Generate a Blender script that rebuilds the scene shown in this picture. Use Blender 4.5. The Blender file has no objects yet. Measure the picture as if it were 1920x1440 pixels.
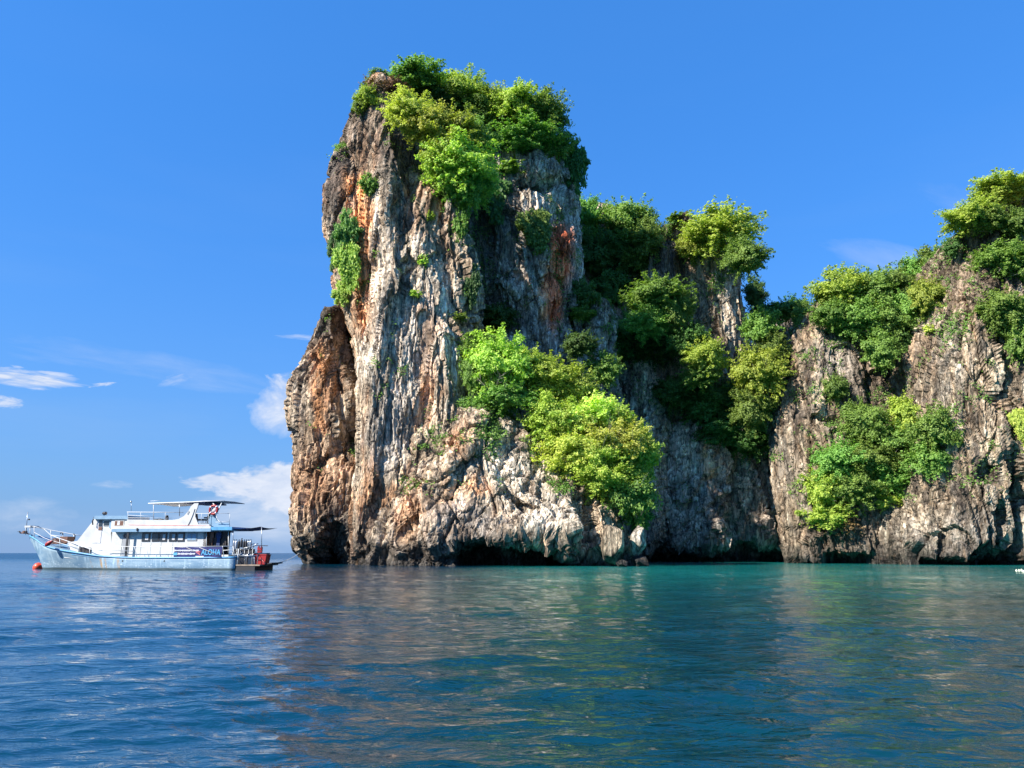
import bpy, bmesh, math, random
import numpy as np
from mathutils import Vector, Matrix
from mathutils.bvhtree import BVHTree

# ------------------------------------------------------------------ camera, sky, sun, exposure
SC = bpy.context.scene
COL = SC.collection
CAM_H = 1.6
PITCH = math.atan(317.0 / 1387.0)
F = 1387.0
cam_data = bpy.data.cameras.new('camera')
cam_data.sensor_width = 36.0
cam_data.lens = 36.0 * F / 1920.0
cam_data.clip_start = 0.1
cam_data.clip_end = 60000.0
cam = bpy.data.objects.new('camera', cam_data)
COL.objects.link(cam)
cam.location = (0, 0, CAM_H)
cam.rotation_euler = (math.pi / 2 + PITCH, 0, 0)
SC.camera = cam

SUN_AZ, SUN_EL = math.radians(58), math.radians(38)
TO_SUN = Vector((-math.sin(SUN_AZ) * math.cos(SUN_EL), -math.cos(SUN_AZ) * math.cos(SUN_EL), math.sin(SUN_EL)))
sun_data = bpy.data.lights.new('sun', 'SUN')
sun_data.energy = 5.0
sun_data.angle = math.radians(0.5)
sun_data.color = (1.0, 0.95, 0.87)
sun = bpy.data.objects.new('sun', sun_data)
COL.objects.link(sun)
sun.rotation_euler = TO_SUN.to_track_quat('Z', 'Y').to_euler()
sun.location = TO_SUN * 300

world = bpy.data.worlds.new('World')
SC.world = world
world.use_nodes = True
wn, wl = world.node_tree.nodes, world.node_tree.links
wn.clear()


def N(nodes, kind, **kw):
    n = nodes.new(kind)
    for k, v in kw.items():
        if hasattr(n, k):
            setattr(n, k, v)
    return n


def math_node(nodes, links, op, a, b=None, c=None, clamp=False):
    n = nodes.new('ShaderNodeMath')
    n.operation = op
    n.use_clamp = clamp
    for i, v in enumerate((a, b, c)):
        if v is None:
            continue
        if isinstance(v, (int, float)):
            n.inputs[i].default_value = v
        else:
            links.new(v, n.inputs[i])
    return n.outputs[0]


def mix_col(nodes, links, fac, a, b, blend='MIX'):
    n = nodes.new('ShaderNodeMix')
    n.data_type = 'RGBA'
    n.blend_type = blend
    n.clamp_factor = True
    for s, v in ((n.inputs[0], fac), (n.inputs[6], a), (n.inputs[7], b)):
        if isinstance(v, (int, float)):
            s.default_value = v
        elif isinstance(v, tuple):
            s.default_value = v if len(v) == 4 else (*v, 1)
        else:
            links.new(v, s)
    return n.outputs[2]


sky = N(wn, 'ShaderNodeTexSky', sky_type='NISHITA', sun_disc=False)
sky.sun_elevation = SUN_EL
sky.sun_rotation = math.atan2(TO_SUN.x, TO_SUN.y) % (2 * math.pi)
sky.air_density = 1.3
sky.dust_density = 0.6
sky.ozone_density = 3.0
tint = mix_col(wn, wl, 1.0, sky.outputs[0], (0.305, 0.80, 1.40), 'MULTIPLY')
tint = mix_col(wn, wl, 0.5, tint, (0.40, 1.92, 5.6))
tc = wn.new('ShaderNodeTexCoord')
sep = wn.new('ShaderNodeSeparateXYZ')
wl.new(tc.outputs['Generated'], sep.inputs[0])
hor = math_node(wn, wl, 'ABSOLUTE', sep.outputs[2])


def dir_px(px, py):
    v = Vector(((px - 960) / F, (720 - py) / F, -1.0))
    v.rotate(cam.rotation_euler)
    return v.normalized()


def cloud_mask(px0, py0, rx, ry, seed, scale, stretch, thr, soft, tilt=0.0):
    """a cloud in one direction of the sky: soft ellipse times billowing noise."""
    c = dir_px(px0, py0)
    right = Vector((c.y, -c.x, 0)).normalized()
    up = right.cross(c)
    if tilt:
        q = Matrix.Rotation(math.radians(tilt), 3, c)
        right, up = q @ right, q @ up
    vals = []
    for ax, r in ((right, rx / F), (up, ry / F)):
        d = wn.new('ShaderNodeVectorMath'); d.operation = 'DOT_PRODUCT'
        wl.new(tc.outputs['Generated'], d.inputs[0]); d.inputs[1].default_value = ax
        u = math_node(wn, wl, 'DIVIDE', d.outputs['Value'], r)
        vals.append(u)
    d = wn.new('ShaderNodeVectorMath'); d.operation = 'DOT_PRODUCT'
    wl.new(tc.outputs['Generated'], d.inputs[0]); d.inputs[1].default_value = c
    front = math_node(wn, wl, 'GREATER_THAN', d.outputs['Value'], 0.3)
    r2 = math_node(wn, wl, 'ADD', math_node(wn, wl, 'MULTIPLY', vals[0], vals[0]), math_node(wn, wl, 'MULTIPLY', vals[1], vals[1]))
    comb = wn.new('ShaderNodeCombineXYZ')
    wl.new(math_node(wn, wl, 'MULTIPLY', vals[0], stretch), comb.inputs[0])
    wl.new(vals[1], comb.inputs[1]); comb.inputs[2].default_value = seed
    nz = N(wn, 'ShaderNodeTexNoise'); nz.inputs['Scale'].default_value = scale
    nz.inputs['Detail'].default_value = 9; nz.inputs['Roughness'].default_value = 0.6
    nz.inputs['Distortion'].default_value = 0.35
    wl.new(comb.outputs[0], nz.inputs['Vector'])
    s = math_node(wn, wl, 'SUBTRACT', math_node(wn, wl, 'MULTIPLY_ADD', nz.outputs[0], 2.2, -0.35), r2)
    s = math_node(wn, wl, 'DIVIDE', math_node(wn, wl, 'SUBTRACT', s, thr), soft, clamp=True)
    return math_node(wn, wl, 'MULTIPLY', s, front), nz.outputs[0]


# paler air close to the horizon, all the way round
hz = math_node(wn, wl, 'POWER', math_node(wn, wl, 'SUBTRACT', 1.0, hor, clamp=True), 5.5)
col = mix_col(wn, wl, math_node(wn, wl, 'MULTIPLY', hz, 0.9), tint, (1.7, 2.6, 4.3))
# high thin cirrus veil, broad and faint, all round the sky
cmap = wn.new('ShaderNodeMapping'); cmap.inputs['Scale'].default_value = (1.6, 1.6, 9.0)
wl.new(tc.outputs['Generated'], cmap.inputs[0])
cn = N(wn, 'ShaderNodeTexNoise'); cn.inputs['Scale'].default_value = 1.7; cn.inputs['Detail'].default_value = 6
wl.new(cmap.outputs[0], cn.inputs['Vector'])
veil = math_node(wn, wl, 'MULTIPLY', math_node(wn, wl, 'SUBTRACT', cn.outputs[0], 0.5, clamp=True), 1.6)
veil = math_node(wn, wl, 'MULTIPLY', veil, math_node(wn, wl, 'POWER', math_node(wn, wl, 'SUBTRACT', 1.0, hor, clamp=True), 4.0))
col = mix_col(wn, wl, veil, col, (2.0, 3.2, 5.2))
CLOUDS = [
    # px, py, rx, ry, seed, scale, stretch, thr, soft, strength, tilt
    (48, 709, 108, 19, 1.0, 1.5, 0.9, 0.12, 0.55, 0.95, 0),
    (190, 721, 26, 6, 2.0, 1.4, 1.0, 0.30, 0.5, 0.7, -14),
    (10, 754, 38, 13, 3.0, 1.3, 1.0, 0.2, 0.6, 0.75, 0),
    (330, 712, 40, 14, 4.0, 1.5, 0.8, 0.35, 0.8, 0.38, -20),
    (548, 762, 86, 70, 5.0, 1.2, 1.0, 0.10, 0.8, 0.92, 0),
    (520, 716, 30, 18, 6.0, 1.5, 1.0, 0.2, 0.6, 0.55, 30),
    (520, 915, 110, 60, 7.3, 1.7, 1.0, 0.05, 0.40, 0.92, 0),
    (420, 906, 80, 26, 8.0, 1.6, 1.0, 0.15, 0.45, 0.75, 0),
    (480, 962, 160, 55, 9.0, 1.4, 1.0, 0.05, 1.1, 0.6, 0),
    (560, 1000, 260, 60, 9.5, 1.4, 1.0, 0.0, 1.6, 0.45, 0),
    (40, 965, 90, 40, 10.0, 1.4, 1.0, 0.15, 1.3, 0.4, 0),
    (210, 908, 40, 9, 11.0, 1.4, 1.0, 0.2, 1.0, 0.3, 0),
    (560, 632, 55, 7, 12.0, 1.4, 1.0, 0.15, 0.9, 0.45, -3),
    (300, 690, 330, 34, 13.0, 1.3, 2.0, 0.15, 2.2, 0.35, 5),
    (1700, 500, 150, 40, 14.0, 0.8, 1.0, 0.0, 2.2, 0.55, 24),
    (1790, 370, 90, 26, 15.0, 0.8, 1.0, 0.1, 2.6, 0.3, 34),
]
for px, py, rx, ry, seed, scale, st, thr, soft, strength, tilt in CLOUDS:
    m, nz = cloud_mask(px, py, rx, ry, seed, scale, st, thr, soft, tilt)
    shade = mix_col(wn, wl, math_node(wn, wl, 'MULTIPLY_ADD', nz, 2.4, -0.75, clamp=True), (3.6, 4.2, 5.4), (5.4, 5.6, 6.1))
    col = mix_col(wn, wl, math_node(wn, wl, 'MULTIPLY', m, strength), col, shade)
bg = wn.new('ShaderNodeBackground')
bg.inputs['Strength'].default_value = 0.083
wl.new(col, bg.inputs['Color'])
wo = wn.new('ShaderNodeOutputWorld')
wl.new(bg.outputs[0], wo.inputs[0])

SC.view_settings.view_transform = 'Standard'
SC.view_settings.look = 'None'
SC.view_settings.exposure = 1.02
SC.view_settings.gamma = 1.0
SC.view_settings.use_curve_mapping = False
SC.cycles.use_denoising = True
SC.cycles.max_bounces = 6
SC.cycles.diffuse_bounces = 3
SC.cycles.glossy_bounces = 3
SC.cycles.transmission_bounces = 4
SC.cycles.caustics_reflective = False
SC.cycles.caustics_refractive = False

# ------------------------------------------------------------------ helpers
RS = np.random.RandomState(7)
random.seed(7)


def tag(o, label=None, cat=None, group=None, kind=None):
    if label: o['label'] = label
    if cat: o['category'] = cat
    if group: o['group'] = group
    if kind: o['kind'] = kind
    return o


def ray(px, py):
    """direction (dx, 1, dz) per metre of depth through a point of the 1920x1440 plan view"""
    v = dir_px(px, py)
    return v.x / v.y, v.z / v.y


def W(px, py, Y):
    a, b = ray(px, py)
    return a * Y, CAM_H + b * Y


def hash3(ix, iy, iz, seed):
    h = (ix.astype(np.int64) * 374761393 + iy.astype(np.int64) * 668265263 + iz.astype(np.int64) * 2147483647 // 3 + seed * 1274126177) & 0xffffffff
    h = ((h ^ (h >> 13)) * 1274126177) & 0xffffffff
    h = ((h ^ (h >> 16)) * 2246822519) & 0xffffffff
    return (h ^ (h >> 15)) & 0xffffffff


_g = RS.normal(size=(256, 3)).astype(np.float32)
_g /= np.linalg.norm(_g, axis=1)[:, None]


def perlin(x, y, z, seed=0):
    x = np.asarray(x, np.float32); y = np.asarray(y, np.float32); z = np.asarray(z, np.float32)
    x, y, z = np.broadcast_arrays(x, y, z)
    xi, yi, zi = np.floor(x), np.floor(y), np.floor(z)
    fx, fy, fz = x - xi, y - yi, z - zi
    xi = xi.astype(np.int64); yi = yi.astype(np.int64); zi = zi.astype(np.int64)
    u = fx * fx * fx * (fx * (fx * 6 - 15) + 10)
    v = fy * fy * fy * (fy * (fy * 6 - 15) + 10)
    w = fz * fz * fz * (fz * (fz * 6 - 15) + 10)
    r = 0
    for a in (0, 1):
        for b in (0, 1):
            for c in (0, 1):
                g = _g[hash3(xi + a, yi + b, zi + c, seed) & 255]
                d = g[..., 0] * (fx - a) + g[..., 1] * (fy - b) + g[..., 2] * (fz - c)
                r = r + d * (u if a else 1 - u) * (v if b else 1 - v) * (w if c else 1 - w)
    return r * 1.5


def fbm(x, y, z, seed=0, octs=3, gain=0.5):
    r, a, s = 0, 1.0, 1.0
    for i in range(octs):
        r = r + a * perlin(x * s, y * s, z * s, seed + 17 * i)
        a *= gain; s *= 2.03
    return r


def facets(x, y, z, seed):
    """Worley cells, each a randomly tilted plane: gives broken angular blocks; also returns edge distance"""
    xi, yi, zi = np.floor(x).astype(np.int64), np.floor(y).astype(np.int64), np.floor(z).astype(np.int64)
    best = np.full(x.shape, 1e9, np.float32); sec = best.copy(); val = np.zeros(x.shape, np.float32)
    for a in (-1, 0, 1):
        for b in (-1, 0, 1):
            for c in (-1, 0, 1):
                h = hash3(xi + a, yi + b, zi + c, seed)
                jx = (h & 255) / 255.0; jy = ((h >> 8) & 255) / 255.0; jz = ((h >> 16) & 255) / 255.0
                dx, dy, dz = x - (xi + a + jx), y - (yi + b + jy), z - (zi + c + jz)
                d = (dx * dx + dy * dy + dz * dz).astype(np.float32)
                g = _g[(h >> 20) & 255]
                v = (g[..., 0] * dx + g[..., 1] * dy + g[..., 2] * dz) * 0.9 + (((h >> 5) & 127) / 127.0 - 0.5) * 0.8
                m = d < best
                sec = np.where(m, best, np.minimum(sec, d))
                val = np.where(m, v, val); best = np.where(m, d, best)
    return val, np.sqrt(sec) - np.sqrt(best)


def sstep(a, b, x):
    t = np.clip((x - a) / (b - a), 0, 1)
    return t * t * (3 - 2 * t)


def seg_dist(X, Z, pts):
    """distance in the XZ plane to a polyline and the parameter along it"""
    best = np.full(X.shape, 1e9); tt = np.zeros(X.shape)
    n = len(pts) - 1
    for i in range(n):
        (ax, az), (bx, bz) = pts[i], pts[i + 1]
        dx, dz = bx - ax, bz - az
        t = np.clip(((X - ax) * dx + (Z - az) * dz) / (dx * dx + dz * dz + 1e-9), 0, 1)
        d = np.hypot(X - ax - t * dx, Z - az - t * dz)
        m = d < best
        best = np.where(m, d, best); tt = np.where(m, (i + t) / n, tt)
    return best, tt


def grid_mesh(name, P, closed, col=None, cap=True, smooth=True):
    """P: rows x cols x 3 -> mesh"""
    nr, nc = P.shape[:2]
    verts = P.reshape(-1, 3)
    i = np.arange(nr - 1)[:, None]; j = np.arange(nc if closed else nc - 1)[None, :]
    j2 = (j + 1) % nc
    quads = np.stack([i * nc + j, i * nc + j2, (i + 1) * nc + j2, (i + 1) * nc + j], -1).reshape(-1, 4)
    me = bpy.data.meshes.new(name)
    nv = len(verts)
    extra = []
    if cap:
        verts = np.vstack([verts, P[-1].mean(0)[None]])
        jj = np.arange(nc)
        extra = np.stack([(nr - 1) * nc + jj, (nr - 1) * nc + (jj + 1) % nc, np.full(nc, nv)], -1)
    me.vertices.add(len(verts))
    me.vertices.foreach_set('co', verts.astype(np.float32).ravel())
    nq, ne = len(quads), len(extra)
    me.loops.add(nq * 4 + ne * 3)
    lv = quads.ravel()
    if ne: lv = np.concatenate([lv, np.asarray(extra).ravel()])
    me.loops.foreach_set('vertex_index', lv.astype(np.int32))
    me.polygons.add(nq + ne)
    st = np.concatenate([np.arange(nq) * 4, nq * 4 + np.arange(ne) * 3]).astype(np.int32)
    me.polygons.foreach_set('loop_start', st)
    me.polygons.foreach_set('use_smooth', np.full(nq + ne, smooth, bool))
    me.update(calc_edges=True)
    if col is not None:
        c = col.reshape(-1, 3)
        if cap: c = np.vstack([c, c[-1:]])
        a = me.attributes.new('Col', 'FLOAT_COLOR', 'POINT')
        rgba = np.ones((len(c), 4), np.float32); rgba[:, :3] = c
        a.data.foreach_set('color', rgba.ravel())
    me.validate()
    return me


# ------------------------------------------------------------------ limestone
def rock_material():
    m = bpy.data.materials.new('limestone'); m.use_nodes = True
    n, l = m.node_tree.nodes, m.node_tree.links
    b = n['Principled BSDF']
    b.inputs['Roughness'].default_value = 0.93
    b.inputs['Specular IOR Level'].default_value = 0.2
    at = n.new('ShaderNodeAttribute'); at.attribute_name = 'Col'
    tcn = n.new('ShaderNodeTexCoord')
    def mapped(sx, sy, sz):
        mp = n.new('ShaderNodeMapping'); mp.inputs['Scale'].default_value = (sx, sy, sz)
        l.new(tcn.outputs['Object'], mp.inputs[0]); return mp.outputs[0]

    def noise(vec, sc, det, rough=0.6, dist=0.0):
        t = n.new('ShaderNodeTexNoise'); t.inputs['Scale'].default_value = sc; t.inputs['Detail'].default_value = det
        t.inputs['Roughness'].default_value = rough; t.inputs['Distortion'].default_value = dist
        l.new(vec, t.inputs['Vector']); return t.outputs[0]

    def rng(v, a, b_, c, d, smooth=False):
        r = n.new('ShaderNodeMapRange'); r.inputs[1].default_value = a; r.inputs[2].default_value = b_
        r.inputs[3].default_value = c; r.inputs[4].default_value = d
        if smooth: r.interpolation_type = 'SMOOTHSTEP'
        l.new(v, r.inputs[0]); return r.outputs[0]

    def cracks(vec, sc, w):
        # wobble the coordinates so the joints are ragged
        wv = n.new('ShaderNodeTexNoise'); wv.inputs['Scale'].default_value = sc * 2.2; wv.inputs['Detail'].default_value = 4
        l.new(vec, wv.inputs['Vector'])
        ad = n.new('ShaderNodeVectorMath'); ad.operation = 'MULTIPLY_ADD'
        l.new(wv.outputs['Color'], ad.inputs[0]); ad.inputs[1].default_value = (0.9 / sc,) * 3; l.new(vec, ad.inputs[2])
        v = n.new('ShaderNodeTexVoronoi'); v.feature = 'DISTANCE_TO_EDGE'; v.inputs['Scale'].default_value = sc
        l.new(ad.outputs[0], v.inputs['Vector'])
        return rng(v.outputs['Distance'], 0.0, w, 0.0, 1.0)
    V1, V2, V3 = mapped(1, 1, 0.4), mapped(1, 1, 0.09), mapped(1, 1, 0.28)
    grain = rng(noise(V1, 2.2, 10, 0.74), 0.34, 0.66, 0.34, 1.5)
    patch = rng(noise(mapped(1, 1, 0.5), 0.28, 6, 0.62), 0.42, 0.60, 0.58, 1.10, True)
    grain = math_node(n, l, 'MULTIPLY', grain, patch)
    streak = rng(noise(V2, 1.9, 7, 0.68), 0.40, 0.56, 0.55, 1.12)
    fine_streak = rng(noise(V2, 4.5, 4, 0.6), 0.36, 0.5, 0.82, 1.04)
    ck1 = cracks(V3, 0.42, 0.045); ck2 = cracks(V1, 1.1, 0.07)
    ckc = math_node(n, l, 'MULTIPLY', rng(ck1, 0, 1, 0.30, 1.0), rng(ck2, 0, 1, 0.52, 1.0))
    val = math_node(n, l, 'MULTIPLY', math_node(n, l, 'MULTIPLY', grain, streak), math_node(n, l, 'MULTIPLY', fine_streak, ckc))
    val = math_node(n, l, 'MULTIPLY', val, 1.72)
    v = n.new('ShaderNodeVectorMath'); v.operation = 'SCALE'
    l.new(at.outputs['Color'], v.inputs[0]); l.new(val, v.inputs['Scale'])
    # small rust and lichen freckles
    fr = rng(noise(V1, 1.3, 8, 0.7), 0.56, 0.64, 0.0, 0.35)
    cc = mix_col(n, l, fr, v.outputs[0], (0.30, 0.17, 0.08))
    l.new(cc, b.inputs['Base Color'])
    rid = math_node(n, l, 'ABSOLUTE', math_node(n, l, 'SUBTRACT', noise(V3, 1.6, 9, 0.68), 0.5))
    rid = math_node(n, l, 'MULTIPLY', rid, -0.8)
    h = math_node(n, l, 'ADD', rid, math_node(n, l, 'MULTIPLY', noise(V1, 4.2, 8, 0.75), 0.8))
    h = math_node(n, l, 'ADD', h, math_node(n, l, 'MULTIPLY', ck1, 0.34))
    h = math_node(n, l, 'ADD', h, math_node(n, l, 'MULTIPLY', ck2, 0.16))
    bp = n.new('ShaderNodeBump'); bp.inputs['Strength'].default_value = 1.0; bp.inputs['Distance'].default_value = 0.36
    l.new(h, bp.inputs['Height'])
    l.new(bp.outputs[0], b.inputs['Normal'])
    return m


ROCK = rock_material()
ROCKS = []      # (object, world verts, polys) for placing plants

BEIGE = np.array([.50, .385, .26]); TAN = np.array([.34, .235, .15]); PALE = np.array([.62, .53, .41])
DARK = np.array([.085, .073, .062]); GREY = np.array([.33, .29, .245]); ORANGE = np.array([.64, .27, .095])
RED = np.array([.62, .14, .055]); BROWN = np.array([.21, .15, .105]); BLACK = np.array([.035, .033, .03])
GREEN = np.array([.09, .115, .045])
CNAME = dict(beige=BEIGE, tan=TAN, pale=PALE, dark=DARK, grey=GREY, orange=ORANGE, red=RED, brown=BROWN, black=BLACK, green=GREEN)


def rock(name, Yf, hd, left, right, feats=(), stains=(), n=2.8, res=0.22, zbot=-2.0, amp=1.0, flute=1.0,
         blocky=1.0, base='beige', dark=0.5, seed=1, tide=5.0, kind='structure', orange=0.3, taper=0.6, big=1.0, vs=1.0, bright=1.0, slab=1.0, notch=1.0):
    yf_pts = Yf if isinstance(Yf, (list, tuple)) else [(1055, Yf), (100, Yf)]
    ysil = lambda py: float(np.interp(-py, [-p for p, _ in yf_pts], [y for _, y in yf_pts])) + 0.3 * hd
    L = np.array([W(px, py, ysil(py)) for px, py in left]); R = np.array([W(px, py, ysil(py)) for px, py in right])
    L = L[np.argsort(L[:, 1])]; R = R[np.argsort(R[:, 1])]
    yz = np.array(sorted([(W(960, py, y)[1], y) for py, y in yf_pts]))
    ztop = min(L[-1, 1], R[-1, 1])
    nz = max(12, int((ztop - zbot) / res))
    zs = np.linspace(zbot, ztop, nz)
    # more rows round the crown of the rock
    zs = zbot + (ztop - zbot) * (1 - (1 - (zs - zbot) / (ztop - zbot)) ** 1.06)
    xl = np.interp(zs, L[:, 1], L[:, 0]); xr = np.interp(zs, R[:, 1], R[:, 0])
    hw = np.maximum((xr - xl) / 2, 0.05); xc = (xl + xr) / 2
    yf = np.interp(zs, yz[:, 0], yz[:, 1])
    w0 = np.percentile(hw, 70)
    hdz = hd * np.clip(hw / w0, 0.03, 1.0) ** taper
    # superellipse sampled evenly by length, coarser at the back
    th = np.linspace(0, 2 * np.pi, 4001)
    c, s = np.cos(th), np.sin(th)
    ex = np.sign(c) * np.abs(c) ** (2 / n); ey = np.sign(s) * np.abs(s) ** (2 / n)
    mw = np.mean(hw)
    dl = np.hypot(np.diff(ex) * mw, np.diff(ey) * hd)
    wgt = np.where((ey[1:] + ey[:-1]) / 2 < 0.25, 1.0, 0.22)
    cum = np.concatenate([[0], np.cumsum(dl * wgt)])
    nc = max(24, int(cum[-1] / res))
    tq = np.interp(np.arange(nc) / nc * cum[-1], cum, th)
    c, s = np.cos(tq), np.sin(tq)
    ex = np.sign(c) * np.abs(c) ** (2 / n); ey = np.sign(s) * np.abs(s) ** (2 / n)
    X = xc[:, None] + hw[:, None] * ex[None]
    Y = (yf + hdz)[:, None] + hdz[:, None] * ey[None]
    Z = np.repeat(zs[:, None], nc, 1)
    front = np.clip(-ey, 0, 1)[None] ** 0.35 * np.ones_like(X)
    # carved and raised features
    dy = np.zeros_like(X)
    wx = X + 0.9 * perlin(X / 5, Y / 5, Z / 5, seed + 91); wz = Z + 0.9 * perlin(X / 5, Y / 5, Z / 5, seed + 92)
    ym = ysil(700)
    for ft in feats:
        k = ft[0]
        if k == 'line':
            _, pts, width, depth = ft[:4]
            pw = [W(px, py, ysil(py)) for px, py in pts]
            d, t = seg_dist(wx, wz, pw)
            taperf = np.clip(np.minimum(t, 1 - t) * 6, 0, 1) if len(ft) > 4 and ft[4] else 1.0
            dy -= depth * np.exp(-(d / width) ** 2) * taperf
        elif k == 'step':      # everything to the right (dx>0) of a line set back by depth
            _, pts, width, depth = ft[:4]
            pw = np.array(sorted([W(px, py, ysil(py))[::-1] for px, py in pts]))
            xx = np.interp(wz, pw[:, 0], pw[:, 1])
            dy += depth * sstep(-width, width, wx - xx)
        else:
            _, (px, py), (rx, ry), depth, edge = ft
            cx, cz = W(px, py, ysil(py)); sx = rx * ysil(py) / F; sz = ry * ysil(py) / F
            r = np.hypot((wx - cx) / sx, (wz - cz) / sz)
            dy -= depth * (1 - sstep(1 - edge, 1 + edge, r))
    Y = Y + dy * front
    # normals
    P = np.stack([X, Y, Z], -1)
    du = np.roll(P, -1, 1) - np.roll(P, 1, 1)
    dv = np.gradient(P, axis=0)
    nrm = np.cross(du, dv)
    nrm /= np.linalg.norm(nrm, axis=-1, keepdims=True) + 1e-9
    crown = np.clip((ztop - Z) / 2.5, 0.25, 1)
    wxn = 0.9 * perlin(X / 4.6, Y / 4.6, Z / (8 * vs), seed + 3); wyn = 0.9 * perlin(X / 4.6, Y / 4.6, Z / (8 * vs), seed + 4)
    Xw, Yw = X + wxn, Y + wyn
    f0, e0 = facets(Xw / 9.5, Yw / 9.5, Z / 20 / vs, seed + 15)
    d = 0.6 * big * fbm(X / 11, Y / 11, Z / 14, seed, 2) + big * (1.5 * f0 - 0.5 * (1 - sstep(0, 0.05, e0)))
    f1, e1 = facets(Xw / 4.2, Yw / 4.2, Z / 7.5 / vs, seed + 5)
    f2, e2 = facets(Xw / 1.7, Yw / 1.7, (Z + wxn) / 2.9 / vs, seed + 6)
    f3, e3 = facets(Xw / 0.75, Yw / 0.75, (Z + wyn) / 1.3 / vs, seed + 16)
    d = d + blocky * (0.50 * f1 + 0.24 * f2 + 0.19 * f3 - 0.34 * (1 - sstep(0, 0.07, e1)) - 0.15 * (1 - sstep(0, 0.10, e2)))
    # slabs: saw-tooth steps with sharp upright edges
    sl = perlin(Xw / 6.5, Yw / 6.5, Z / 26, seed + 40) * 3.2 + Z / 60
    sl2 = perlin(Xw / 2.6, Yw / 2.6, Z / (7.5 * vs), seed + 41) * 2.4
    saw = sl - np.floor(sl); saw2 = sl2 - np.floor(sl2)
    d = d + slab * (0.85 * (saw - 0.5) + 0.32 * (saw2 - 0.5))
    fl = 1 - np.abs(perlin(Xw / 1.5, Yw / 1.5, Z / 11, seed + 7)) * 2.6
    fl2 = 1 - np.abs(perlin(Xw / 0.62, Yw / 0.62, Z / 4.2, seed + 8)) * 2.6
    d = d + flute * (0.18 * fl + 0.13 * fl2)
    d = d + 0.08 * perlin(X / 0.8, Y / 0.8, Z / 1.2, seed + 9) + 0.12 * perlin(X / .42, Y / .42, Z / .5, seed + 10)
    d = d * amp * crown
    P = P + nrm * d[..., None]
    # the sea's bite: a ragged undercut just above the waterline
    nn = fbm(X / 5, Y / 5, 0 * Z + 3.3, seed + 50, 3)
    nh = 1.7 + 2.4 * nn
    bite = notch * np.clip(0.75 + 1.5 * nn, 0, 1.7) * (1 - sstep(nh * 0.5, np.maximum(nh, 0.5) * 1.15, Z))
    P[..., 1] += bite * 1.5 * front
    # ---- colour of the stone; bright also lifts the shaded block and gully
    X, Y, Z = P[..., 0], P[..., 1], P[..., 2]
    big1 = fbm(X / 8, Y / 8, Z / 13, seed + 20, 3)
    st1 = fbm(X / 1.7, Y / 1.7, Z / 17, seed + 21, 3)
    st2 = fbm(X / 0.8, Y / 0.8, Z / 9, seed + 22, 2)
    spot = fbm(X / 2.2, Y / 2.2, Z / 2.6, seed + 23, 3)
    B = CNAME[base]
    c = B[None, None] * (1 + 0.30 * big1[..., None])

    def mixc(c, k, colr):
        k = np.clip(k, 0, 1)[..., None]
        return c * (1 - k) + colr * k
    c = mixc(c, sstep(0.05, 0.45, big1 + 0.5 * st1) * 0.6, TAN)
    c = mixc(c, sstep(0.15, 0.5, st2 + 0.3 * spot) * 0.55, PALE)
    c = mixc(c, sstep(0.10, 0.42, -big1 + 0.7 * st1) * orange, ORANGE)
    pits = 1 - np.abs(perlin(Xw / 0.9, Yw / 0.9, Z / 2.6, seed + 31)) * 3.2
    c = mixc(c, sstep(0.35, 0.95, pits + 0.5 * st1) * (0.25 + 0.5 * dark), BROWN)
    c = mixc(c, (1 - sstep(0.0, 0.09, e2)) * 0.55 * min(blocky, 1), BROWN)
    c = mixc(c, (1 - sstep(0.0, 0.05, e1)) * 0.7 * min(blocky, 1), DARK)
    c = mixc(c, sstep(0.22 - 0.32 * dark, 0.62 - 0.32 * dark, st1 * 0.8 + spot * 0.45) * min(1, 0.45 + 0.5 * dark), DARK)
    nxw = X + 1.0 * spot; nzw = Z + 1.6 * big1
    for stn in stains:
        colr, geo, width, k = stn[:4]
        if isinstance(geo, tuple) and len(geo) == 4:
            px, py, rx, ry = geo
            cx, cz = W(px, py, ysil(py)); sx = rx * ysil(py) / F; sz = ry * ysil(py) / F
            r = np.hypot((nxw - cx) / sx, (nzw - cz) / sz)
            kk = 1 - sstep(1 - width, 1 + width, r + 0.35 * st1)
        else:
            pw = [W(px, py, ysil(py)) for px, py in geo]
            dd, _ = seg_dist(nxw, nzw, pw)
            kk = np.exp(-(dd / width) ** 2) * np.clip(0.75 + 1.1 * st1 + 0.5 * st2, 0, 1)
        c = mixc(c, kk * k, CNAME[colr][None, None] * (1 + 0.35 * st2[..., None]))
    # tide line: wet black rock and weed at the foot
    c = mixc(c, (1 - sstep(tide * 0.35, tide, Z + 1.6 * spot + 1.0 * st1)) * 0.78, DARK)
    c = mixc(c, (1 - sstep(0.5, 1.6, Z + 0.6 * spot)) * 0.8, BLACK)
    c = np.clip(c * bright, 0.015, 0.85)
    me = grid_mesh(name, P, True, c, smooth=False)
    me.materials.append(ROCK)
    o = bpy.data.objects.new(name, me)
    COL.objects.link(o)
    if kind: o['kind'] = kind
    ROCKS.append(o)
    return o
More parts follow.
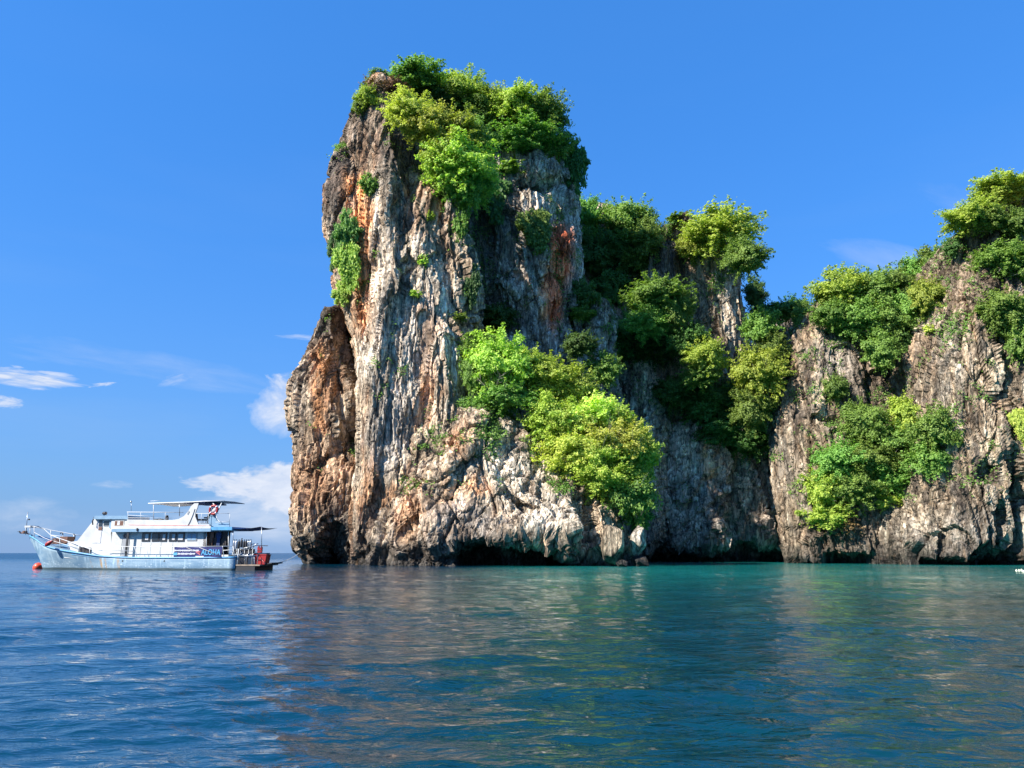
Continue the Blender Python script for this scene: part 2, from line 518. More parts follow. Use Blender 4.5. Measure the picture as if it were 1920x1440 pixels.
# ------------------------------------------------------------------ the cliffs
rock('cliff_buttress', [(1055, 111), (800, 111), (570, 114)], 9,
     [(575, 1062), (555, 1050), (533, 1035), (528, 1005), (529, 950), (530, 900), (533, 850), (535, 800), (532, 750), (532, 712),
      (549, 690), (563, 670), (577, 655), (588, 630), (597, 612), (609, 592), (625, 575), (640, 566), (652, 560)],
     [(760, 1062), (760, 800), (745, 700), (715, 620), (690, 590), (672, 570), (662, 560)],
     feats=[('line', [(655, 575), (662, 640), (676, 700), (690, 740), (690, 790), (672, 830)], 2.1, -8.0),
            ('line', [(628, 650), (640, 720), (645, 790), (648, 830)], 0.9, -2.6),
            ('line', [(652, 690), (668, 760)], 0.8, 1.5),
            ('line', [(640, 846), (585, 880), (555, 905)], 0.5, -0.8),
            ('blob', (626, 1040), (22, 52), -5.0, 0.45), ('blob', (606, 1056), (24, 24), -3.0, 0.4), ('blob', (600, 980), (50, 60), 1.2, 0.6)],
     stains=[('orange', [(612, 640), (606, 720), (604, 800)], 1.7, 0.7), ('orange', [(632, 690), (640, 740)], 1.2, 0.7),
             ('dark', [(552, 690), (560, 760), (552, 850), (545, 960)], 1.3, 0.75), ('dark', [(575, 700), (580, 800)], 0.7, 0.5),
             ('dark', (625, 600, 40, 40), 0.5, 0.75), ('brown', [(650, 600), (660, 700), (690, 790)], 2.2, 0.7),
             ('orange', [(690, 760), (684, 880)], 1.4, 0.55), ('orange', (600, 900, 60, 60), 0.7, 0.4), ('dark', (640, 990, 38, 60), 0.5, 0.7)],
     base='beige', dark=0.25, seed=11, flute=0.7, blocky=0.8, orange=0.3, big=0.8, vs=1.6, bright=1.0)

rock('cliff_tower', [(1055, 101), (900, 102), (760, 104), (400, 108), (140, 112)], 14,
     [(655, 1062), (650, 1000), (662, 850), (668, 700), (660, 620), (645, 570), (628, 540), (617, 500), (610, 450), (604, 400), (606, 350),
      (626, 300), (654, 250), (676, 215), (684, 200), (690, 186), (694, 176), (702, 168)],
     [(900, 1062), (900, 850), (884, 760), (876, 700), (873, 620), (876, 550), (872, 450), (866, 400), (846, 376), (826, 352), (808, 318),
      (796, 280), (784, 240), (776, 222), (764, 204), (750, 190), (734, 172), (715, 162)],
     feats=[('line', [(722, 185), (728, 260), (738, 340), (744, 420), (752, 520), (730, 600), (714, 700), (706, 800), (700, 900), (672, 1000)], 2.2, 1.9),
            ('line', [(702, 190), (700, 230)], 0.8, -2.6),
            ('line', [(752, 230), (772, 330), (778, 420), (772, 500)], 1.7, -0.9),
            ('line', [(812, 350), (800, 430), (806, 520), (804, 600), (830, 700), (846, 800)], 2.2, 1.2),
            ('line', [(640, 235), (668, 310), (676, 400), (672, 470), (668, 560)], 1.2, -1.3),
            ('line', [(678, 300), (672, 340)], 1.2, -1.0),
            ('line', [(694, 520), (700, 560), (694, 610)], 0.8, -1.3), ('line', [(684, 545), (690, 640)], 0.7, -1.6),
            ('line', [(806, 610), (800, 680), (806, 760), (792, 850)], 0.8, -1.0),
            ('line', [(764, 900), (762, 960), (756, 1000)], 0.5, -1.2),
            ('line', [(732, 870), (716, 940), (690, 1010)], 0.8, -0.8),
            ('blob', (790, 1035), (24, 44), -6.0, 0.25), ('blob', (738, 1030), (18, 50), -4.2, 0.3),
            ('blob', (740, 720), (40, 160), 0.7, 0.5)],
     stains=[('brown', (700, 290, 90, 150), 0.6, 0.42), ('dark', (636, 350, 34, 90), 0.5, 0.9), ('dark', (660, 230, 40, 60), 0.6, 0.6), ('brown', (690, 260, 30, 60), 0.6, 0.6),
             ('dark', (752, 290, 34, 95), 0.5, 0.75), ('dark', (765, 420, 26, 70), 0.5, 0.55), ('brown', (800, 400, 30, 70), 0.6, 0.5),
             ('orange', (686, 480, 22, 105), 0.5, 0.8), ('orange', [(676, 360), (682, 450), (690, 530), (684, 600)], 1.9, 0.98), ('orange', [(700, 560), (708, 640)], 1.2, 0.7),
             ('pale', [(722, 370), (728, 480), (716, 560), (700, 700)], 2.2, 0.8), ('pale', [(790, 480), (830, 560), (850, 640), (840, 720)], 2.2, 0.8),
             ('grey', (752, 690, 38, 165), 0.35, 0.6), ('grey', (806, 620, 20, 110), 0.5, 0.4), ('grey', (730, 820, 36, 80), 0.5, 0.7),
             ('brown', [(806, 640), (800, 720)], 0.9, 0.6), ('orange', [(788, 800), (790, 840)], 0.7, 0.5),
             ('dark', (718, 1000, 60, 34), 0.6, 0.6), ('pale', [(860, 560), (866, 640), (868, 720)], 1.2, 0.7), ('brown', (845, 470, 20, 60), 0.5, 0.5)],
     base='beige', dark=0.27, seed=23, res=0.15, flute=0.65, blocky=0.75, orange=0.5, n=3.4, vs=2.4, bright=1.15, slab=0.7, big=0.8)

rock('cliff_pinnacle', [(1055, 108), (360, 108)], 5,
     [(820, 900), (822, 500), (824, 440), (828, 400), (834, 382), (838, 374)], [(880, 900), (884, 560), (878, 470), (872, 430), (860, 400), (852, 384), (845, 374)],
     base='beige', dark=0.3, seed=29, res=0.2, stains=[('grey', (846, 390, 14, 40), 0.5, 0.6)])

rock('cliff_apron', [(1062, 95), (980, 96.5), (880, 99.5), (800, 102.5), (762, 104.5)], 9,
     [(640, 1066), (680, 1000), (710, 900), (760, 820), (810, 780), (850, 764), (880, 760)],
     [(1196, 1066), (1200, 1040), (1188, 1008), (1172, 980), (1150, 948), (1120, 928), (1092, 905), (1072, 880), (1052, 858), (1030, 835), (1002, 806), (968, 788), (935, 774), (905, 766), (892, 760)],
     feats=[('blob', (958, 1064), (106, 44), -5.0, 0.14), ('blob', (1080, 1062), (40, 22), -2.5, 0.2),
            ('blob', (880, 1050), (46, 34), -5.0, 0.3), ('line', [(1070, 1040), (1100, 1010), (1110, 960)], 1.0, -2.2),
            ('line', [(905, 850), (860, 900), (850, 940), (760, 1000)], 0.6, -1.1), ('line', [(960, 820), (940, 900), (985, 960), (1040, 1000)], 0.6, -1.2),
            ('line', [(1010, 850), (990, 920), (1060, 960)], 0.5, -1.2), ('line', [(1060, 890), (1070, 960), (1078, 1000)], 0.7, 1.6),
            ('line', [(900, 790), (880, 850), (830, 900)], 1.8, 1.3), ('line', [(940, 1000), (1010, 985), (1060, 1000)], 1.5, 1.6),
            ('line', [(1130, 935), (1125, 990), (1140, 1050)], 1.3, 1.6), ('line', [(1108, 935), (1106, 985)], 0.6, -1.6)],
     stains=[('orange', (895, 915, 22, 20), 0.5, 0.7), ('orange', (870, 830, 26, 40), 0.7, 0.35), ('orange', (770, 950, 26, 46), 0.7, 0.4),
             ('brown', (1085, 930, 28, 26), 0.6, 0.6), ('pale', (950, 870, 70, 60), 0.7, 0.6), ('pale', (1030, 960, 60, 40), 0.6, 0.7),
             ('grey', (880, 980, 70, 26), 0.5, 0.6), ('dark', (850, 1020, 80, 24), 0.5, 0.7), ('dark', (960, 1010, 90, 16), 0.5, 0.6), ('brown', [(975, 810), (1000, 850)], 1.2, 0.6)],
     base='beige', bright=1.12, dark=0.2, seed=37, res=0.15, slab=0.45, flute=0.3, blocky=1.25, orange=0.25, tide=4.0, n=2.5, taper=0.35)

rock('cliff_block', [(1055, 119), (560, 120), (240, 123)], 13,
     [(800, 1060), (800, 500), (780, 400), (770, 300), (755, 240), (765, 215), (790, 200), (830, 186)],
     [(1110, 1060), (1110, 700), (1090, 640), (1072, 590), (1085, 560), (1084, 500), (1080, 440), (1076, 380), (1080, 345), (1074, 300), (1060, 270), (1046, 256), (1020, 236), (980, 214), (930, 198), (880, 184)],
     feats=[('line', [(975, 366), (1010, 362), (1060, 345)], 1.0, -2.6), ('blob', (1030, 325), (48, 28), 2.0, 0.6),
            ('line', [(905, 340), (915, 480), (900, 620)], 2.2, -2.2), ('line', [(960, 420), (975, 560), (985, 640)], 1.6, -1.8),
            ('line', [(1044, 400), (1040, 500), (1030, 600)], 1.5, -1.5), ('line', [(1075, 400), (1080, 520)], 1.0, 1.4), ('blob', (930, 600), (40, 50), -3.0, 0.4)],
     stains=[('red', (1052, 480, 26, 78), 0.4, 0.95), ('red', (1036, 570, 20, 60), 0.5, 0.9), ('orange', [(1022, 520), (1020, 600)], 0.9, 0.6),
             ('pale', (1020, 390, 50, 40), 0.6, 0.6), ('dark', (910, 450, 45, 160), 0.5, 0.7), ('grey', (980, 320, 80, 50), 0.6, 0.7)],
     base='grey', bright=1.45, dark=0.3, seed=41, vs=1.5, flute=1.0, blocky=0.9, orange=0.1, n=3.0)  # stone coloured paler than its own tone to lighten this shaded face

rock('cliff_ledge', [(1055, 124), (560, 126)], 8,
     [(1030, 1060), (1030, 700), (1046, 640), (1060, 590), (1080, 572), (1092, 566)], [(1170, 1060), (1170, 760), (1156, 700), (1150, 600), (1146, 575), (1138, 560), (1120, 558)],
     feats=[('line', [(1098, 580), (1104, 660), (1100, 760)], 0.9, -2.5)],
     base='grey', bright=1.3, dark=0.4, seed=43, res=0.26, orange=0.05)

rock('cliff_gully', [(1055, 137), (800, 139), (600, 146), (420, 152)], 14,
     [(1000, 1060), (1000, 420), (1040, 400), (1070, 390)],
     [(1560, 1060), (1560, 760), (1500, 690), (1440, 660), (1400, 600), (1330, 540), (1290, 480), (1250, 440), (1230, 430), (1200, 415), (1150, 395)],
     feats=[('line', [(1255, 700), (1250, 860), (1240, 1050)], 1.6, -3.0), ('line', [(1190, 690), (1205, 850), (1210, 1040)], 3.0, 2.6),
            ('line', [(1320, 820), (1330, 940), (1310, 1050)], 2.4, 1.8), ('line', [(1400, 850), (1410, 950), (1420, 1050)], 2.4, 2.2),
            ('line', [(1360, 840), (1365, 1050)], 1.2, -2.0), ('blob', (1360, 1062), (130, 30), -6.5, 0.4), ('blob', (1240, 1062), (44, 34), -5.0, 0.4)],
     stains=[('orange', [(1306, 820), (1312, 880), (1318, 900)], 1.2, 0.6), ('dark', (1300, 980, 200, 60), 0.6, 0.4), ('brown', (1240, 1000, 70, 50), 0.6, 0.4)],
     base='grey', bright=1.75, dark=0.25, seed=47, res=0.3, orange=0.15)  # high bright puts fill light for the shaded recess into the rock colour

rock('cliff_chimney', [(1055, 143), (800, 140), (700, 136), (400, 139)], 8,
     [(1300, 1060), (1280, 850), (1238, 760), (1232, 650), (1222, 560), (1216, 500), (1226, 450), (1240, 425), (1262, 412), (1278, 404)],
     [(1400, 1060), (1410, 850), (1416, 780), (1412, 680), (1404, 620), (1400, 570), (1396, 530), (1390, 500), (1370, 470), (1340, 440), (1310, 424), (1294, 412), (1288, 404)],
     feats=[('line', [(1268, 430), (1290, 520), (1316, 620), (1330, 720)], 1.6, -3.4), ('line', [(1330, 500), (1350, 640), (1360, 760)], 2.5, 1.3),
            ('line', [(1344, 500), (1340, 580)], 0.5, -1.0)],
     stains=[('dark', (1250, 480, 34, 70), 0.5, 0.85), ('pale', [(1340, 540), (1360, 640)], 2.0, 0.5), ('dark', (1280, 420, 20, 30), 0.5, 0.7)],
     base='beige', dark=0.35, seed=53, res=0.24, flute=1.1, blocky=0.7, orange=0.15, vs=1.6)

rock('cliff_saddle', [(1055, 150), (700, 152), (590, 156)], 10,
     [(1380, 900), (1390, 650), (1400, 610), (1420, 598), (1440, 594)], [(1640, 900), (1620, 640), (1580, 600), (1540, 595), (1480, 592)],
     base='grey', dark=0.6, seed=55, res=0.4, zbot=10)

rock('cliff_dome', [(1055, 115), (800, 117), (575, 122)], 10,
     [(1515, 1062), (1512, 1040), (1502, 1000), (1494, 900), (1484, 830), (1478, 780), (1482, 720), (1490, 670), (1496, 630), (1508, 600), (1516, 580), (1526, 570)],
     [(1760, 1062), (1760, 900), (1720, 800), (1680, 740), (1664, 690), (1640, 650), (1614, 622), (1590, 604), (1566, 588), (1548, 575), (1536, 570)],
     feats=[('line', [(1496, 640), (1494, 720), (1496, 780)], 0.45, -1.8), ('line', [(1600, 640), (1608, 720), (1612, 800)], 0.8, -1.6),
            ('line', [(1545, 640), (1560, 720)], 1.0, -1.2), ('blob', (1560, 770), (26, 34), -1.6, 0.5), ('blob', (1500, 1000), (26, 14), -2.6, 0.4),
            ('blob', (1600, 1056), (100, 16), -3.0, 0.3), ('line', [(1680, 730), (1668, 700), (1650, 650)], 1.0, -1.5),
            ('line', [(1490, 1055), (1520, 1010), (1560, 1000)], 1.2, 1.5), ('blob', (1690, 900), (36, 54), -3.4, 0.4)],
     stains=[('pale', [(1478, 840), (1500, 900), (1520, 960)], 1.6, 0.7), ('brown', [(1492, 760), (1498, 900)], 0.8, 0.5), ('grey', (1560, 690, 40, 60), 0.6, 0.6),
             ('brown', (1610, 720, 40, 80), 0.6, 0.5), ('dark', (1620, 1000, 60, 40), 0.6, 0.4)],
     base='beige', dark=0.6, seed=61, res=0.18, bright=0.78, flute=1.1, blocky=0.75, orange=0.15, n=2.4, vs=1.6)

rock('cliff_terrace', [(1055, 112), (900, 113), (700, 118), (560, 132), (470, 140)], 12,
     [(1640, 1062), (1640, 700), (1580, 650), (1570, 620), (1580, 590), (1610, 576)],
     [(1960, 1062), (1960, 600), (1950, 560), (1880, 540), (1820, 535), (1760, 540), (1700, 560), (1650, 572)],
     feats=[('line', [(1700, 700), (1720, 760), (1716, 860)], 1.5, -1.5), ('blob', (1700, 1056), (70, 14), -2.5, 0.3),
            ('line', [(1640, 1025), (1700, 1008), (1760, 1006)], 1.0, 2.0)],
     base='tan', bright=0.85, dark=0.5, seed=67, res=0.24, orange=0.15, stains=[('pale', [(1620, 1030), (1700, 1012), (1740, 1008)], 1.0, 0.8)])

rock('cliff_column', [(1060, 101), (700, 103), (430, 107)], 13,
     [(1722, 1066), (1728, 1000), (1748, 900), (1764, 800), (1762, 700), (1766, 600), (1782, 540), (1790, 500), (1796, 460), (1800, 436), (1806, 424)],
     [(2050, 1066), (2050, 600), (2020, 520), (1990, 470), (1940, 446), (1910, 438), (1890, 430)],
     feats=[('line', [(1846, 560), (1852, 640), (1866, 740), (1884, 830), (1888, 900), (1890, 960), (1884, 1020), (1874, 1060)], 0.95, -5.0),
            ('line', [(1862, 440), (1852, 500), (1850, 560)], 1.0, -1.6), ('blob', (1840, 890), (16, 22), -2.0, 0.5),
            ('line', [(1856, 950), (1858, 1050)], 0.5, -2.0), ('line', [(1764, 940), (1762, 1050)], 0.5, -1.6),
            ('blob', (1900, 1064), (130, 16), -4.0, 0.25), ('blob', (1770, 1062), (50, 12), -2.5, 0.3),
            ('line', [(1800, 450), (1790, 560), (1776, 680), (1780, 800)], 2.2, 1.2), ('line', [(1814, 440), (1808, 520)], 0.6, -1.2)],
     stains=[('pale', [(1782, 600), (1784, 700), (1778, 800)], 1.2, 0.6), ('brown', (1830, 540, 50, 70), 0.6, 0.5), ('grey', (1830, 1000, 60, 50), 0.6, 0.5),
             ('pale', (1900, 980, 20, 60), 0.5, 0.5), ('pale', (1740, 1000, 30, 40), 0.6, 0.5)],
     base='beige', dark=0.65, seed=71, bright=0.76, res=0.18, vs=1.4, flute=1.0, blocky=0.85, orange=0.15)

rock('cliff_summit', [(1060, 118), (360, 124)], 12,
     [(1810, 900), (1820, 460), (1832, 430), (1838, 410), (1856, 392), (1880, 380), (1905, 374)],
     [(2300, 900), (2260, 600), (2200, 480), (2120, 410), (2040, 380), (1980, 368)],
     base='tan', dark=0.35, seed=73, res=0.3, zbot=-2)
rock('cliff_headland', [(1060, 96), (420, 104)], 18,
     [(1990, 1070), (1990, 620), (2010, 520), (2040, 470)], [(2500, 1070), (2480, 700), (2400, 520), (2300, 440), (2200, 420)],
     base='beige', dark=0.5, seed=79, res=0.45, stains=[])


def boulder(px, py, rx, ry, Y, seed, label, base='beige'):
    """a loose block at the cliff foot"""
    cx, cz = W(px, py, Y); sx, sz = rx * Y / F, ry * Y / F
    bm = bmesh.new(); bmesh.ops.create_icosphere(bm, subdivisions=4, radius=1)
    co = np.array([v.co[:] for v in bm.verts])
    rs = np.random.RandomState(seed)
    # flatten against random planes so it has faces and edges
    for i in range(11):
        nrm = rs.normal(size=3); nrm /= np.linalg.norm(nrm); lim = rs.uniform(0.5, 0.85)
        d = co @ nrm; over = np.clip(d - lim, 0, None); co -= over[:, None] * nrm
    nz = fbm(co[:, 0] * 2.4 + seed, co[:, 1] * 2.4, co[:, 2] * 2.4, seed, 4)
    co *= (1 + 0.10 * nz)[:, None]
    co *= np.array([sx, (sx + sz) / 2, sz])
    for v, c in zip(bm.verts, co): v.co = c
    for f in bm.faces: f.smooth = True
    me = bpy.data.meshes.new('boulder'); bm.to_mesh(me); bm.free()
    c = np.ones((len(co), 4), np.float32)
    wz = co[:, 2] + cz
    k = sstep(0.4, 2.6, wz + nz)[:, None]
    c[:, :3] = (BLACK * 1.5) * (1 - k) + CNAME[base] * (1 + 0.4 * nz[:, None]) * k
    c[:, :3] = np.clip(c[:, :3] * 0.62, .02, .8)
    a = me.attributes.new('Col', 'FLOAT_COLOR', 'POINT'); a.data.foreach_set('color', c.ravel())
    me.materials.append(ROCK)
    o = bpy.data.objects.new('boulder', me); COL.objects.link(o); o.location = (cx, Y, cz)
    tag(o, label, 'boulder', 'boulders at the right end of the apron')


boulder(1194, 1014, 20, 30, 96, 3, 'pale rounded boulder standing right of the apron end, above the water', 'pale')
boulder(1150, 1024, 22, 44, 94.6, 5, 'tall brown boulder leaning on the right end of the apron', 'beige')
boulder(1168, 1056, 14, 8, 91.5, 12, 'low wet boulder at the waterline below the tall brown boulder', 'dark')
boulder(1200, 1054, 20, 12, 95, 14, 'small dark boulder half in the water at the far right of the apron', 'dark')
# ------------------------------------------------------------------ foliage
def leaf_material(name, col, col2, trans):
    m = bpy.data.materials.new(name); m.use_nodes = True
    n, l = m.node_tree.nodes, m.node_tree.links
    b = n['Principled BSDF']
    b.inputs['Roughness'].default_value = 0.55
    b.inputs['Specular IOR Level'].default_value = 0.3
    at = n.new('ShaderNodeAttribute'); at.attribute_name = 'Tone'
    oi = n.new('ShaderNodeObjectInfo')
    c = mix_col(n, l, at.outputs['Fac'], col, col2)
    v = n.new('ShaderNodeHueSaturation')
    l.new(c, v.inputs['Color'])
    l.new(math_node(n, l, 'MULTIPLY_ADD', oi.outputs['Random'], 0.045, 0.478), v.inputs['Hue'])
    l.new(math_node(n, l, 'MULTIPLY_ADD', oi.outputs['Random'], 0.5, 0.74), v.inputs['Value'])
    l.new(v.outputs[0], b.inputs['Base Color'])
    t = n.new('ShaderNodeBsdfTranslucent')
    tcx = mix_col(n, l, 1.0, v.outputs[0], (1.15, 1.25, 0.5), 'MULTIPLY')
    l.new(tcx, t.inputs['Color'])
    ms = n.new('ShaderNodeMixShader'); ms.inputs[0].default_value = trans
    l.new(b.outputs[0], ms.inputs[1]); l.new(t.outputs[0], ms.inputs[2])
    l.new(ms.outputs[0], n['Material Output'].inputs[0])
    return m


LEAF = {
    'lime': leaf_material('lime_leaves', (0.20, 0.33, 0.05), (0.58, 0.69, 0.125), 0.42),
    'yellow': leaf_material('yellow_green_leaves', (0.30, 0.42, 0.065), (0.76, 0.80, 0.18), 0.42),
    'green': leaf_material('green_leaves', (0.085, 0.18, 0.04), (0.30, 0.45, 0.09), 0.38),
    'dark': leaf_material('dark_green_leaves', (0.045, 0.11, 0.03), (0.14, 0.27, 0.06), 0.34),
    'rust': leaf_material('rust_brown_leaves', (0.13, 0.085, 0.035), (0.26, 0.15, 0.07), 0.2),
}


def bark_material():
    m = bpy.data.materials.new('pale_bark'); m.use_nodes = True
    n, l = m.node_tree.nodes, m.node_tree.links
    b = n['Principled BSDF']; b.inputs['Roughness'].default_value = 0.9
    t = n.new('ShaderNodeTexNoise'); t.inputs['Scale'].default_value = 6
    c = mix_col(n, l, t.outputs[0], (0.16, 0.13, 0.10), (0.42, 0.38, 0.31))
    l.new(c, b.inputs['Base Color'])
    return m


BARK = bark_material()


def leaves_mesh(name, centres, normals, size, rs, tone):
    """one folded leaf spray (two triangles) per centre"""
    n = len(centres)
    up = rs.normal(size=(n, 3)); t = np.cross(normals, up); t /= np.linalg.norm(t, axis=1)[:, None] + 1e-9
    bt = np.cross(normals, t)
    s = size * rs.uniform(0.6, 1.35, size=(n, 1))
    fold = rs.uniform(0.05, 0.45, size=(n, 1))
    v0 = centres - t * s * 0.62
    v2 = centres + t * s * 0.62
    v1 = centres + bt * s * 0.42 - normals * s * fold
    v3 = centres - bt * s * 0.42 - normals * s * fold
    V = np.stack([v0, v1, v2, v3], 1).reshape(-1, 3)
    k = np.arange(n) * 4
    T = np.stack([k, k + 1, k + 2, k, k + 2, k + 3], 1).reshape(-1, 3)
    me = bpy.data.meshes.new(name)
    me.vertices.add(len(V)); me.vertices.foreach_set('co', V.astype(np.float32).ravel())
    me.loops.add(len(T) * 3); me.loops.foreach_set('vertex_index', T.astype(np.int32).ravel())
    me.polygons.add(len(T)); me.polygons.foreach_set('loop_start', (np.arange(len(T)) * 3).astype(np.int32))
    me.update(calc_edges=True)
    a = me.attributes.new('Tone', 'FLOAT', 'POINT')
    a.data.foreach_set('value', np.repeat(tone, 4).astype(np.float32))
    me.materials.append(LEAF['green'])
    return me


def crown_mesh(name, nleaf, leaf, seed, clumps, layered=0.3):
    """crown of radius about 1: many leafy clumps on limbs, hollow and uneven between them"""
    rs = np.random.RandomState(seed)
    cs, rr = [], []
    for i in range(clumps):
        d = rs.normal(size=3); d /= np.linalg.norm(d)
        d[2] = d[2] * 0.95 + 0.05
        rad = rs.uniform(0.25, 0.86)
        cs.append(d * rad * np.array([1, 1, 0.9])); rr.append(rs.uniform(0.14, 0.36) * (1.15 - 0.35 * rad))
    cs, rr = np.array(cs), np.array(rr)
    w = rr ** 2; w /= w.sum()
    k = rs.choice(clumps, nleaf, p=w)
    d = rs.normal(size=(nleaf, 3)); d /= np.linalg.norm(d, axis=1)[:, None]
    d[:, 2] = np.where(d[:, 2] < -0.55, -d[:, 2] * 0.6, d[:, 2])
    sh = rs.uniform(0.25, 1.22, size=(nleaf, 1)) ** 0.7
    P = cs[k] + d * rr[k][:, None] * sh * np.array([1.1, 1.1, 0.95])
    # sprays gather into flat tiers
    tier = np.round(P[:, 2] / 0.085 + rs.uniform(-.2, .2, nleaf)) * 0.085
    P[:, 2] = P[:, 2] * (1 - layered) + tier * layered
    # ragged sprays that reach out past the clumps
    nsp = 90
    sd = rs.normal(size=(nsp, 3)); sd[:, 2] = sd[:, 2] * 0.8 + 0.1; sd /= np.linalg.norm(sd, axis=1)[:, None]
    sel = rs.rand(nleaf) < 0.20
    ki = rs.randint(0, nsp, sel.sum()); tt = rs.uniform(0.55, 1.12, sel.sum())[:, None] * rs.uniform(0.82, 1.08, nsp)[ki][:, None]
    P[sel] = sd[ki] * tt + rs.normal(size=(sel.sum(), 3)) * 0.055 * (1.5 - tt)
    stray = rs.rand(nleaf) < 0.14
    P[stray] *= rs.uniform(0.6, 1.14, size=(stray.sum(), 1))
    P[stray] += rs.normal(size=(stray.sum(), 3)) * 0.05
    out = P / (np.linalg.norm(P, axis=1)[:, None] + 1e-6)
    P = P * (1 + 0.42 * perlin(out[:, 0] * 1.6 + seed, out[:, 1] * 1.6, out[:, 2] * 1.6, seed)[:, None])
    far = np.linalg.norm(P, axis=1); P[far > 1.2] *= (1.2 / far[far > 1.2])[:, None]
    nr = d * 0.55 + out * 0.45 + np.array([0, 0, 0.38]) + rs.normal(size=(nleaf, 3)) * 0.42
    nr /= np.linalg.norm(nr, axis=1)[:, None]
    ctone = rs.uniform(0.1, 0.9, clumps)
    tone = np.clip(ctone[k] * 0.5 + rs.uniform(0, 0.75, nleaf), 0, 1)
    return leaves_mesh(name, P, nr, leaf, rs, tone)


def vine_mesh(name, nleaf, leaf, seed):
    """leafy curtain hanging down a rock face: unit half-width, unit half-height, thin"""
    rs = np.random.RandomState(seed)
    ns = 15
    sx = rs.uniform(-0.9, 0.9, ns); top = 1.1 - 0.5 * np.abs(sx) - rs.uniform(0, .6, ns); bot = -1.1 + 0.7 * np.abs(sx) + rs.uniform(0, 1.0, ns)
    k = rs.randint(0, ns, nleaf)
    t = rs.rand(nleaf)
    z = top[k] * (1 - t) + bot[k] * t
    x = sx[k] + rs.normal(size=nleaf) * 0.11 + 0.12 * np.sin(z * 5 + k)
    y = rs.normal(size=nleaf) * 0.22 - 0.15 * np.cos(k * 1.7)
    P = np.stack([x, y, z], 1)
    nr = np.stack([rs.normal(size=nleaf) * .4, -0.7 + rs.normal(size=nleaf) * .4, 0.7 + rs.normal(size=nleaf) * .4], 1)
    nr /= np.linalg.norm(nr, axis=1)[:, None]
    return leaves_mesh(name, P, nr, leaf, rs, np.clip(rs.uniform(0, 1, nleaf), 0, 1))


def tube_mesh(name, paths, mat, sides=6):
    bm = bmesh.new()
    for pts, rads in paths:
        rings = []
        for i, p in enumerate(pts):
            p = Vector(p)
            a = Vector(pts[max(i - 1, 0)]); b = Vector(pts[min(i + 1, len(pts) - 1)])
            d = (b - a).normalized() if (b - a).length > 1e-6 else Vector((0, 0, 1))
            u = d.orthogonal().normalized(); v = d.cross(u)
            rings.append([bm.verts.new(p + (u * math.cos(2 * math.pi * k / sides) + v * math.sin(2 * math.pi * k / sides)) * rads[i]) for k in range(sides)])
        for i in range(len(rings) - 1):
            A, B = rings[i], rings[i + 1]
            # match the closest starting vertex so the tube does not twist
            off = min(range(sides), key=lambda s: (A[0].co - B[s].co).length)
            for k in range(sides):
                f = bm.faces.new((A[k], A[(k + 1) % sides], B[(k + 1 + off) % sides], B[(k + off) % sides])); f.smooth = True
        if rads[0] > 0: bm.faces.new(list(reversed(rings[0])))
        bm.faces.new(rings[-1])
    bmesh.ops.recalc_face_normals(bm, faces=bm.faces)
    me = bpy.data.meshes.new(name); bm.to_mesh(me); bm.free()
    me.materials.append(mat)
    return me


def limbs_mesh(name, seed, nb=7, twigs=3, thick=1.0):
    """trunk from (0,0,0) to about (0,0,1) opening into limbs that end inside a crown centred at z=1"""
    rs = random.Random(seed)
    paths = []
    bend = [(rs.uniform(-.06, .06) * i, rs.uniform(-.06, .06) * i, 0.17 * i) for i in range(5)]
    paths.append((bend, [0.05 * thick * (1 - 0.1 * i) for i in range(5)]))
    top = Vector(bend[-1])
    for i in range(nb):
        az = 2 * math.pi * i / nb + rs.uniform(-.4, .4); el = rs.uniform(0.15, 1.2)
        d = Vector((math.cos(az) * math.cos(el), math.sin(az) * math.cos(el), math.sin(el) * 0.8))
        L = rs.uniform(0.45, 0.72)
        s = Vector(bend[rs.randint(2, 4)])
        pts = [s, s + d * L * .5 + Vector((0, 0, .05)), s + d * L + Vector((rs.uniform(-.08, .08), rs.uniform(-.08, .08), .12))]
        paths.append((pts, [0.028 * thick, 0.018 * thick, 0.008 * thick]))
        for j in range(twigs):
            q = pts[1].lerp(pts[2], rs.random())
            e = (d + Vector((rs.uniform(-.9, .9), rs.uniform(-.9, .9), rs.uniform(-.2, .9)))).normalized()
            paths.append(([q, q + e * rs.uniform(.15, .34)], [0.010 * thick, 0.003 * thick]))
    return tube_mesh(name, paths, BARK, 5)


CROWNS = {
    'large': [crown_mesh('large_crown', 24000, 0.062, 101 + i, 60) for i in range(4)],
    'medium': [crown_mesh('medium_crown', 13000, 0.082, 201 + i, 40) for i in range(4)],
    'small': [crown_mesh('small_crown', 4200, 0.125, 301 + i, 20) for i in range(3)],
    'tiny': [crown_mesh('tuft', 700, 0.26, 401 + i, 8) for i in range(2)],
    'vine': [vine_mesh('vine_curtain', 5200, 0.13, 501 + i) for i in range(3)],
    'sparse': [crown_mesh('thin_crown', 700, 0.10, 601 + i, 18) for i in range(2)],
}
LIMBS = [limbs_mesh('tree_limbs', 11 + i) for i in range(4)]
TWIGS = [limbs_mesh('bare_twigs', 31 + i, nb=16, twigs=8, thick=0.55) for i in range(2)]

